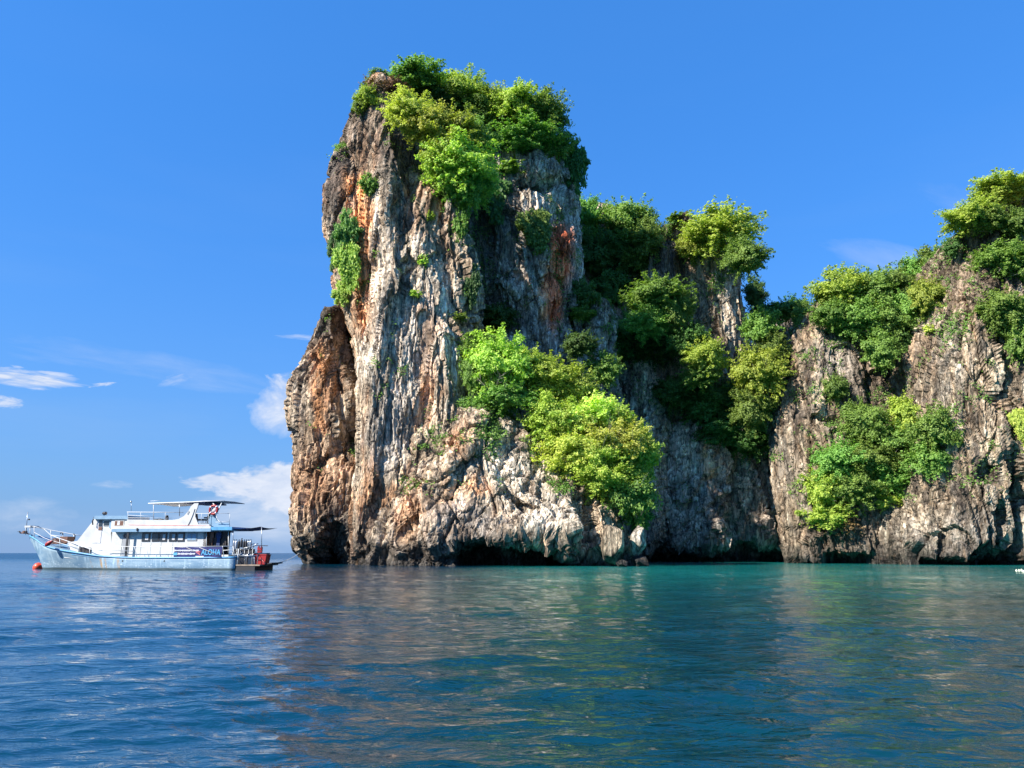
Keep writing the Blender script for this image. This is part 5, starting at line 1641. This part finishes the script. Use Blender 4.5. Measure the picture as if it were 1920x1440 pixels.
MB().tube([(b2(350, 1035, .05)[0] - bx, -0.09, bh * .95), (b2(377, 1035, .05)[0] - bx, -0.09, bh * .36)], 0.018, 5).tube(
    [(b2(374, 1035, .05)[0] - bx, -0.09, bh * .95), (b2(414, 1035, .05)[0] - bx, -0.09, bh * .14)], 0.018, 5).build('lashing', M['rope'], bn)

# ring buoy under the canopy
rb = on_boat('life_ring', 'red and white life ring hanging at the back of the upper deck', 'life ring', 400.5, 956, 0.3)
for k in range(8):
    a0, a1 = 2 * math.pi * k / 8, 2 * math.pi * (k + (0.82 if k % 2 == 0 else 1.0)) / 8
R_ = 0.40
MB().torus(R_, 0.115, (0, 0, 0), 'Y', 28, 8, (1, 0.8, 1)).build('ring', M['red'], rb)
for k in range(4):
    a = math.pi / 4 + k * math.pi / 2
    m_ = MB(); m_.tube([(R_ * math.cos(a - .12), 0, R_ * math.sin(a - .12)), (R_ * math.cos(a + .12), 0, R_ * math.sin(a + .12))], 0.125, 8)
    m_.build('band', M['whiteprint'], rb)
MB().lathe([(0.001, -0.02), (0.27, -0.015), (0.27, 0.015), (0.001, 0.02)], 20, (0, 0.06, 0), 'Y').build('backing_disc', M['canvas'], rb)

# upper deck seats and bits
st = on_boat('deck_chair', 'black padded seat behind the raked arch on the upper deck', 'seat', 376, 981, 1.2)
MB().box(-0.55, 0.5, -0.3, 0.3, 0.25, 0.4, bevel=0.03).build('seat', M['black'], st)
MB().prism([(-0.62, 0.3), (-0.75, 0.95), (-0.6, 0.98), (-0.48, 0.4)], -0.3, 0.3).build('backrest', M['black'], st)
for a in (-0.45, 0.4):
    for b in (-0.25, 0.25):
        MB().tube([(a, b, 0.0), (a, b, 0.26)], 0.03, 5).build('leg', M['steel'], st)
s2 = on_boat('helm_seat', 'black upright helm seat just aft of the padded seat', 'seat', 389, 981, 1.3)
MB().box(-0.28, 0.28, -0.3, 0.3, 0.45, 0.58, bevel=0.03).build('seat', M['black'], s2)
MB().prism([(0.2, 0.55), (0.34, 1.05), (0.2, 1.05), (0.08, 0.58)], -0.3, 0.3).build('backrest', M['black'], s2)
MB().tube([(0, 0, 0), (0, 0, 0.46)], 0.07, 8).build('pedestal', M['steel'], s2)
hm = on_boat('compass_binnacle', 'small black instrument on the upper deck between the canopy posts', 'instrument', 312.5, 975, 0.9)
MB().box(-0.14, 0.14, -0.12, 0.12, 0, 0.28, bevel=0.02).build('box', M['black'], hm)
MB().lathe([(0.13, 0.28), (0.14, 0.38), (0.09, 0.45), (0.001, 0.47)], 12).build('dome', M['black'], hm)
kt = on_boat('dive_bag', 'flat dark bag lying on the upper deck left of the instrument', 'bag', 298, 976, 0.8)
MB().box(-0.45, 0.45, -0.22, 0.22, 0, 0.15, bevel=0.06).build('body', M['black'], kt)
MB().tube([(-0.2, 0, 0.13), (-0.1, 0, 0.22), (0.1, 0, 0.22), (0.2, 0, 0.13)], 0.02, 5).build('handle', M['grey'], kt)
sl = on_boat('searchlight', 'black searchlight on the wheelhouse roof', 'searchlight', 195, 967, 1.6)
MB().lathe([(0.09, -0.18), (0.15, -0.1), (0.17, 0.14), (0.17, 0.2)], 14, (0, 0, 0.24), 'X').build('lamp_head', M['black'], sl)
MB().tube([(0, 0, 0), (0, 0, 0.14)], 0.04, 6).build('bracket', M['black'], sl)
MB().lathe([(0.001, 0.0), (0.15, 0.0), (0.15, 0.02)], 14, (0.205, 0, 0.24), 'X').build('lens', M['glass'], sl)

# anchor on the bow roller and fenders/buoys
an = on_boat('anchor', 'rusty anchor stowed on the tip of the bow', 'anchor', 41, 1000, BEAM / 2)
MB().tube([(0.75, 0, -0.05), (-0.1, 0, 0.08)], 0.045, 6).build('shank', M['wood'], an)
MB().tube([(-0.02, -0.32, 0.22), (-0.12, -0.1, 0.02), (-0.12, 0.1, 0.02), (-0.02, 0.32, 0.22)], 0.05, 6).build('arms', M['dark'], an)
for s in (-1, 1):
    MB().box(-0.14, 0.14, s * 0.36 - 0.09, s * 0.36 + 0.09, 0.12, 0.17).build('fluke', M['dark'], an)
MB().torus(0.08, 0.02, (0.8, 0, -0.05), 'Y', 12, 6).build('shackle', M['steel'], an)
rope_c = on_boat('coiled_rope', 'brown coil of mooring rope on the bow beside the anchor', 'rope', 46, 1001, BEAM / 2 - 0.3)
cc = MB()
for k in range(4):
    cc.torus(0.24 - 0.02 * k, 0.045, (0, 0, 0.05 + 0.075 * k), 'Z', 18, 6)
cc.build('coil', M['wood'], rope_c)


def buoy(e, m, L, R):
    MB().lathe([(0.001, -L), (R * 0.45, -L * 0.88), (R * 0.85, -L * 0.5), (R, 0), (R * 0.9, L * 0.45), (R * 0.5, L * 0.82), (0.09, L * 0.93), (0.07, L * 1.12), (0.001, L * 1.14)], 18).build('body', m, e)
    MB().torus(0.09, 0.03, (0, 0, L * 1.16), 'Y', 12, 6).build('eye', M['black'], e)


f1 = on_boat('fender', 'red fender slung from the rail beside the bow', 'fender', 91, 1019, sheer(2.2).y - 0.25)
buoy(f1, M['red'], 0.42, 0.22)
f1.rotation_euler = (f1.rotation_euler[0], math.radians(58), f1.rotation_euler[2])
MB().tube([(0, 0, 0.5), (0.05, 0.05, 0.75)], 0.02, 5).build('lanyard', M['rope'], f1)

# wetsuits hanging in the shade of the after deck
rw = random.Random(4)
for i, (px, m_, lab) in enumerate(((397, 'wood', 'reddish brown wetsuit hanging leftmost on the after deck'), (404, 'black', 'black wetsuit hanging beside the reddish one'),
                                   (411, 'navy', 'navy wetsuit hanging in the middle of the after deck'), (417, 'black', 'black wetsuit hanging under the blue fascia second from the stern post'),
                                   (423, 'dark', 'black wetsuit hanging nearest the stern post'))):
    e = on_boat('wetsuit', lab, 'wetsuit', px, 997, 1.1 + 0.15 * (i % 2), 'wetsuits drying on the after deck')
    l_ = rw.uniform(1.35, 1.55)
    MB().prism([(-0.05, 0), (0.05, 0), (0.24, -0.1), (0.27, -0.62), (0.21, -0.63), (0.17, -0.25), (0.16, -0.75), (0.17, -l_), (0.05, -l_), (0.01, -0.85), (-0.03, -l_ + .03), (-0.15, -l_ + .03),
               (-0.16, -0.75), (-0.17, -0.25), (-0.22, -0.62), (-0.28, -0.6), (-0.24, -0.1)], -0.05, 0.05).build('suit', M[m_], e)
    MB().tube([(-0.2, 0, -0.06), (0, 0, 0.04), (0.2, 0, -0.06)], 0.015, 5).tube([(0, 0, 0.04), (0, 0, 0.12)], 0.012, 5).build('hanger', M['rail'], e)

# scuba cylinders standing on the stern
def tank_mesh():
    return (MB().lathe([(0.10, 0.0), (0.115, 0.03), (0.115, 0.62), (0.09, 0.70), (0.04, 0.74), (0.035, 0.78)], 14),
            MB().lathe([(0.03, 0.78), (0.05, 0.80), (0.05, 0.86), (0.02, 0.88)], 8).tube([(-0.02, 0, 0.83), (0.09, 0, 0.83)], 0.022, 6))


tb, tv = tank_mesh()
t0 = on_boat('scuba_tank', 'silver scuba tank, leftmost of the row on the stern', 'scuba tank', 438, 1029, 0.7, 'scuba tanks racked on the stern')
body0 = tb.build('cylinder', M['silver'], t0); valve0 = tv.build('valve', M['black'], t0)
TL = [(442, 'pale silver scuba tank second in the stern row', 'silver', 0.7), (447, 'black scuba tank right of the pale silver pair', 'black', 0.8), (452, 'black scuba tank with the tallest valve in the row', 'black', 0.7),
      (457, 'black scuba tank fourth from the stern hoops', 'black', 0.8), (461, 'black scuba tank third from the stern hoops', 'black', 0.7), (465, 'grey blue scuba tank second from the stern hoops', 'steel', 0.8),
      (469, 'grey blue scuba tank nearest the stern hoops', 'steel', 0.7)]
for px, lab, m_, y in TL:
    x, z = b2(px, 1029, y)
    e = t0.copy(); COL.objects.link(e); e['label'] = lab
    e.matrix_world = BM_ @ Matrix.Translation((x, y, z + (0.12 if 'tallest' in lab else 0)))
    for ch in (body0, valve0):
        c = ch.copy(); COL.objects.link(c); c.parent = e
        if ch is body0:
            c.material_slots[0].link = 'OBJECT'; c.material_slots[0].material = M[m_]
x0, z0 = b2(436, 1041, 0.55); x1, z1 = b2(474, 1029.5, 0.55)
rk = thing('tank_rack', 'dark slatted rack the scuba tanks stand in on the stern', 'rack', x0, 0.55, z0)
MB().box(0, x1 - x0, 0, 0.5, 0.0, 0.10).build('base', M['grey'], rk)
MB().box(0, x1 - x0, 0.05, 0.45, 0.12, z1 - z0).build('crate_body', M['dark'], rk)
for i in range(6):
    xx = (x1 - x0) * i / 5
    MB().box(xx - 0.03, xx + 0.03, -0.03, -0.002, 0, z1 - z0 + 0.05).build('upright', M['cream'], rk)
# red crate, red life jacket, dark board on the stern platform
x, z = xs_ + 1.75, 0.55
cr = thing('red_crate', 'big red plastic crate on the stern swim platform', 'crate', x, 1.2, z)
MB().prism([(-0.02, 0), (1.0, 0), (1.12, 0.85), (-0.14, 0.85)], -0.45, 0.45).build('crate_body', M['red'], cr)
MB().prism([(-0.17, 0.85), (1.15, 0.85), (1.15, 0.93), (-0.17, 0.93)], -0.48, 0.48).build('rim', M['red'], cr)
MB().tube([(0.55, -0.47, 0.6), (1.1, -0.5, 0.05)], 0.035, 6).build('strap', M['pink'], cr)
MB().tube([(-0.12, -0.49, 0.85), (0.02, -0.48, 0.0)], 0.03, 6).build('strap', M['whiteprint'], cr)
lj = thing('life_jacket', 'red life jacket hung on the stern frame above the crate', 'life jacket', xs_ + 2.05, 1.0, 1.6)
MB().prism([(-0.22, 0), (0.22, 0), (0.24, 0.5), (0.12, 0.68), (0.05, 0.45), (-0.05, 0.45), (-0.12, 0.68), (-0.24, 0.5)], -0.08, 0.08).build('vest', M['red'], lj)
MB().box(-0.23, 0.23, -0.1, 0.1, 0.2, 0.26).build('belt', M['black'], lj)
tb_ = thing('tray', 'dark flat tray lying on top of the red crate', 'tray', xs_ + 1.9, 1.2, 1.485)
MB().box(-0.35, 0.9, -0.35, 0.35, 0.0, 0.09).build('base', M['dark'], tb_)
MB().box(-0.38, 0.93, -0.38, 0.38, 0.092, 0.13).build('rim', M['navy'], tb_)
# mooring line running astern toward the rocks
ml = bpy.data.objects.new('mooring_line', None); COL.objects.link(ml)
s_w = BM_ @ Vector((xs_ + 3.6, 2.0, 0.74)); e_w = Vector((*[W(560, 1050, 104)[0], 104], 1.6))
ml.location = s_w; tag(ml, 'pale mooring line stretched from the boat stern toward the cliff foot', 'rope')
pts = []
for i in range(15):
    t = i / 14
    p = s_w.lerp(e_w, t) - s_w; p.z -= 0.5 * 4 * t * (1 - t) * 0.4
    pts.append(p)
MB().tube(pts, 0.035, 5).build('line', M['rope'], ml)

# orange mooring buoy floating off the bow
wx, wz = W(72, 1055, 80.0)
bo = bpy.data.objects.new('mooring_buoy', None); COL.objects.link(bo); bo.location = (wx, 80.0, 0.16)
tag(bo, 'round orange mooring buoy floating in front of the boat bow', 'buoy')
buoy(bo, M['orange'], 0.52, 0.46)
bo.rotation_euler = (0.2, math.radians(62), 0)
# mooring line from buoy to bow
lb = bpy.data.objects.new('bow_line', None); COL.objects.link(lb); lb.location = (wx + 0.5, 80.0, 0.3)
tag(lb, 'thin line from the orange buoy up to the bow', 'rope')
tp = BM_ @ Vector((x_stem_w - 0.1, BEAM / 2, 0.9))
MB().tube([Vector((0, 0, 0)), (tp - lb.location) * 0.5 - Vector((0, 0, 0.2)), tp - lb.location], 0.02, 5).build('line', M['rope'], lb)

# little floats of a marker line at the right edge
for i, (px, py) in enumerate(((1906, 1070.5), (1911, 1070.3), (1915.5, 1069.6), (1918.8, 1072))):
    Yd = 62.0
    a, b = ray(px, py)
    Yd = -CAM_H / b
    e = bpy.data.objects.new('float', None); COL.objects.link(e); e.location = (a * Yd, Yd, 0.02)
    tag(e, ('leftmost cream float of the short line at the far right picture edge', 'second cream float from the left at the far right picture edge',
            'third cream float, touching the fourth, at the far right picture edge', 'cream float cut by the right picture edge, last of its line')[i], 'float', 'cream floats at the right picture edge')
    s = MB().lathe([(0.001, -0.09), (0.07, -0.06), (0.10, 0), (0.07, 0.07), (0.001, 0.1)], 12)
    s.build('body', M['float'], e)
    MB().torus(0.03, 0.012, (0, 0, 0.11), 'Y', 10, 5).build('eye', M['rope'], e)
# ------------------------------------------------------------------ sea
def sea_material():
    m = bpy.data.materials.new('sea_water'); m.use_nodes = True
    n, l = m.node_tree.nodes, m.node_tree.links
    b = n['Principled BSDF']
    b.inputs['IOR'].default_value = 1.55
    b.inputs['Roughness'].default_value = 0.045
    g = n.new('ShaderNodeNewGeometry')
    sp = n.new('ShaderNodeSeparateXYZ'); l.new(g.outputs['Position'], sp.inputs[0])
    # shallower, sandier water in the bay on the right and by the rocks
    wob = n.new('ShaderNodeTexNoise'); wob.inputs['Scale'].default_value = 0.06; wob.inputs['Detail'].default_value = 4
    l.new(g.outputs['Position'], wob.inputs['Vector'])
    w = math_node(n, l, 'MULTIPLY_ADD', wob.outputs[0], 16.0, -8.0)
    sx = math_node(n, l, 'ADD', sp.outputs[0], w)
    fx = n.new('ShaderNodeMapRange'); fx.interpolation_type = 'SMOOTHSTEP'
    fx.inputs[1].default_value = -9; fx.inputs[2].default_value = 4
    l.new(sx, fx.inputs[0])
    sy = math_node(n, l, 'ADD', sp.outputs[1], w)
    fy = n.new('ShaderNodeMapRange'); fy.interpolation_type = 'SMOOTHSTEP'
    fy.inputs[1].default_value = 12; fy.inputs[2].default_value = 75
    l.new(sy, fy.inputs[0])
    shallow = math_node(n, l, 'MULTIPLY', fx.outputs[0], fy.outputs[0])
    deep = mix_col(n, l, fx.outputs[0], (0.0008, 0.031, 0.060), (0.0005, 0.028, 0.036))
    c = mix_col(n, l, shallow, deep, (0.005, 0.16, 0.145))
    l.new(c, b.inputs['Base Color'])
    # the open water offshore is wind-ruffled, the cove calmer
    ry = n.new('ShaderNodeMapRange'); ry.interpolation_type = 'SMOOTHSTEP'
    ry.inputs[1].default_value = 60; ry.inputs[2].default_value = 260; ry.inputs[3].default_value = 0.045; ry.inputs[4].default_value = 0.32
    l.new(sp.outputs[1], ry.inputs[0]); l.new(ry.outputs[0], b.inputs['Roughness'])
    # ripples
    mp = n.new('ShaderNodeMapping'); mp.inputs['Scale'].default_value = (0.45, 1.0, 1.0); mp.inputs['Rotation'].default_value = (0, 0, math.radians(-7))
    l.new(g.outputs['Position'], mp.inputs[0])
    hs = []
    for sc, dist, det in ((1.1, 0.05, 2), (2.6, 0.080, 3), (6.5, 0.060, 4)):
        t = n.new('ShaderNodeTexNoise'); t.inputs['Scale'].default_value = sc; t.inputs['Detail'].default_value = det
        t.inputs['Roughness'].default_value = 0.5; t.inputs['Distortion'].default_value = 0.4
        l.new(mp.outputs[0], t.inputs['Vector'])
        hs.append(math_node(n, l, 'MULTIPLY', t.outputs[0], dist))
    h = math_node(n, l, 'ADD', math_node(n, l, 'ADD', hs[0], hs[1]), hs[2])
    patch = n.new('ShaderNodeTexNoise'); patch.inputs['Scale'].default_value = 0.09; patch.inputs['Detail'].default_value = 3
    mp2 = n.new('ShaderNodeMapping'); mp2.inputs['Scale'].default_value = (0.35, 1.0, 1.0)
    l.new(g.outputs['Position'], mp2.inputs[0]); l.new(mp2.outputs[0], patch.inputs['Vector'])
    pr = n.new('ShaderNodeMapRange'); pr.inputs[1].default_value = 0.38; pr.inputs[2].default_value = 0.62
    pr.inputs[3].default_value = 0.55; pr.inputs[4].default_value = 1.25
    l.new(patch.outputs[0], pr.inputs[0])
    bp = n.new('ShaderNodeBump'); bp.inputs['Strength'].default_value = 1.0; bp.inputs['Distance'].default_value = 1.0
    l.new(math_node(n, l, 'MULTIPLY', h, pr.outputs[0]), bp.inputs['Height'])
    l.new(bp.outputs[0], b.inputs['Normal'])
    return m


def build_sea():
    nr, na = 570, 560
    r = np.exp(np.linspace(math.log(2.2), math.log(420.0), nr))
    a = np.radians(np.linspace(-68, 68, na))
    Rr, A = np.meshgrid(r, a, indexing='ij')
    X, Y = Rr * np.sin(A), Rr * np.cos(A)
    sp = np.maximum(Rr * math.radians(136 / na), Rr * (math.log(420 / 2.2) / nr))
    Z = np.zeros_like(X)
    rs = np.random.RandomState(5)
    wind = math.radians(97)
    xw = X + 0.8 * perlin(X / 7, Y / 7, 0 * X, 301); yw = Y + 0.8 * perlin(X / 7, Y / 7, 0 * X, 302)
    grp = 0.75 + 0.6 * perlin(X / 9, Y / 6, 0 * X, 303)
    for i in range(110):
        lam = math.exp(rs.uniform(math.log(0.20), math.log(3.2)))
        th = wind + rs.normal() * 0.42
        k = 2 * math.pi / lam
        ampl = 0.0036 * lam ** 0.8 * rs.uniform(0.5, 1.3)
        fade = sstep(2.2, 4.5, lam / sp)
        ph = k * (xw * math.cos(th) + yw * math.sin(th)) + rs.uniform(0, 6.28)
        sn = np.sin(ph)
        Z += fade * ampl * (sn - 0.22 * np.cos(2 * ph)) * grp
    P = np.stack([X, Y, Z], -1)[:, ::-1]
    me = grid_mesh('sea', P, False, None, cap=False)
    MAT = sea_material()
    me.materials.append(MAT)
    o = bpy.data.objects.new('sea', me); COL.objects.link(o); o['kind'] = 'structure'
    # the rest of the sea out to the horizon and behind the viewer, a hand below the wave troughs
    R = 30000.0
    bm = bmesh.new()
    outer = []
    inner = []
    nseg = 96
    for i in range(nseg):
        t = -math.radians(68) + math.radians(136) * i / (nseg - 1)
        inner.append(bm.verts.new((419.5 * math.sin(t), 419.5 * math.cos(t), 0)))
        outer.append(bm.verts.new((R * math.sin(t), R * math.cos(t), 0)))
    for i in range(nseg - 1):
        bm.faces.new((inner[i], inner[i + 1], outer[i + 1], outer[i]))
    # behind and beside the viewer
    t0, t1 = -math.radians(68), math.radians(68)
    c = bm.verts.new((0, 0, 0))
    e0 = bm.verts.new((R * math.sin(t0), R * math.cos(t0), 0)); e1 = bm.verts.new((R * math.sin(t1), R * math.cos(t1), 0))
    ring = [e1]
    for i in range(1, 40):
        t = t1 + (2 * math.pi - (t1 - t0)) * i / 40
        ring.append(bm.verts.new((R * math.sin(t), R * math.cos(t), 0)))
    ring.append(e0)
    for i in range(len(ring) - 1):
        bm.faces.new((c, ring[i], ring[i + 1]))
    s0 = [bm.verts.new((2.21 * math.sin(t0 + (t1 - t0) * i / 12), 2.21 * math.cos(t0 + (t1 - t0) * i / 12), 0)) for i in range(13)]
    for i in range(12):
        bm.faces.new((c, s0[i], s0[i + 1]))
    bmesh.ops.recalc_face_normals(bm, faces=bm.faces)
    for f in bm.faces:
        if f.normal.z < 0: f.normal_flip()
    me2 = bpy.data.meshes.new('open_sea'); bm.to_mesh(me2); bm.free()
    me2.materials.append(MAT)
    o2 = bpy.data.objects.new('open_sea', me2); COL.objects.link(o2); o2['kind'] = 'structure'
    return o


build_sea()
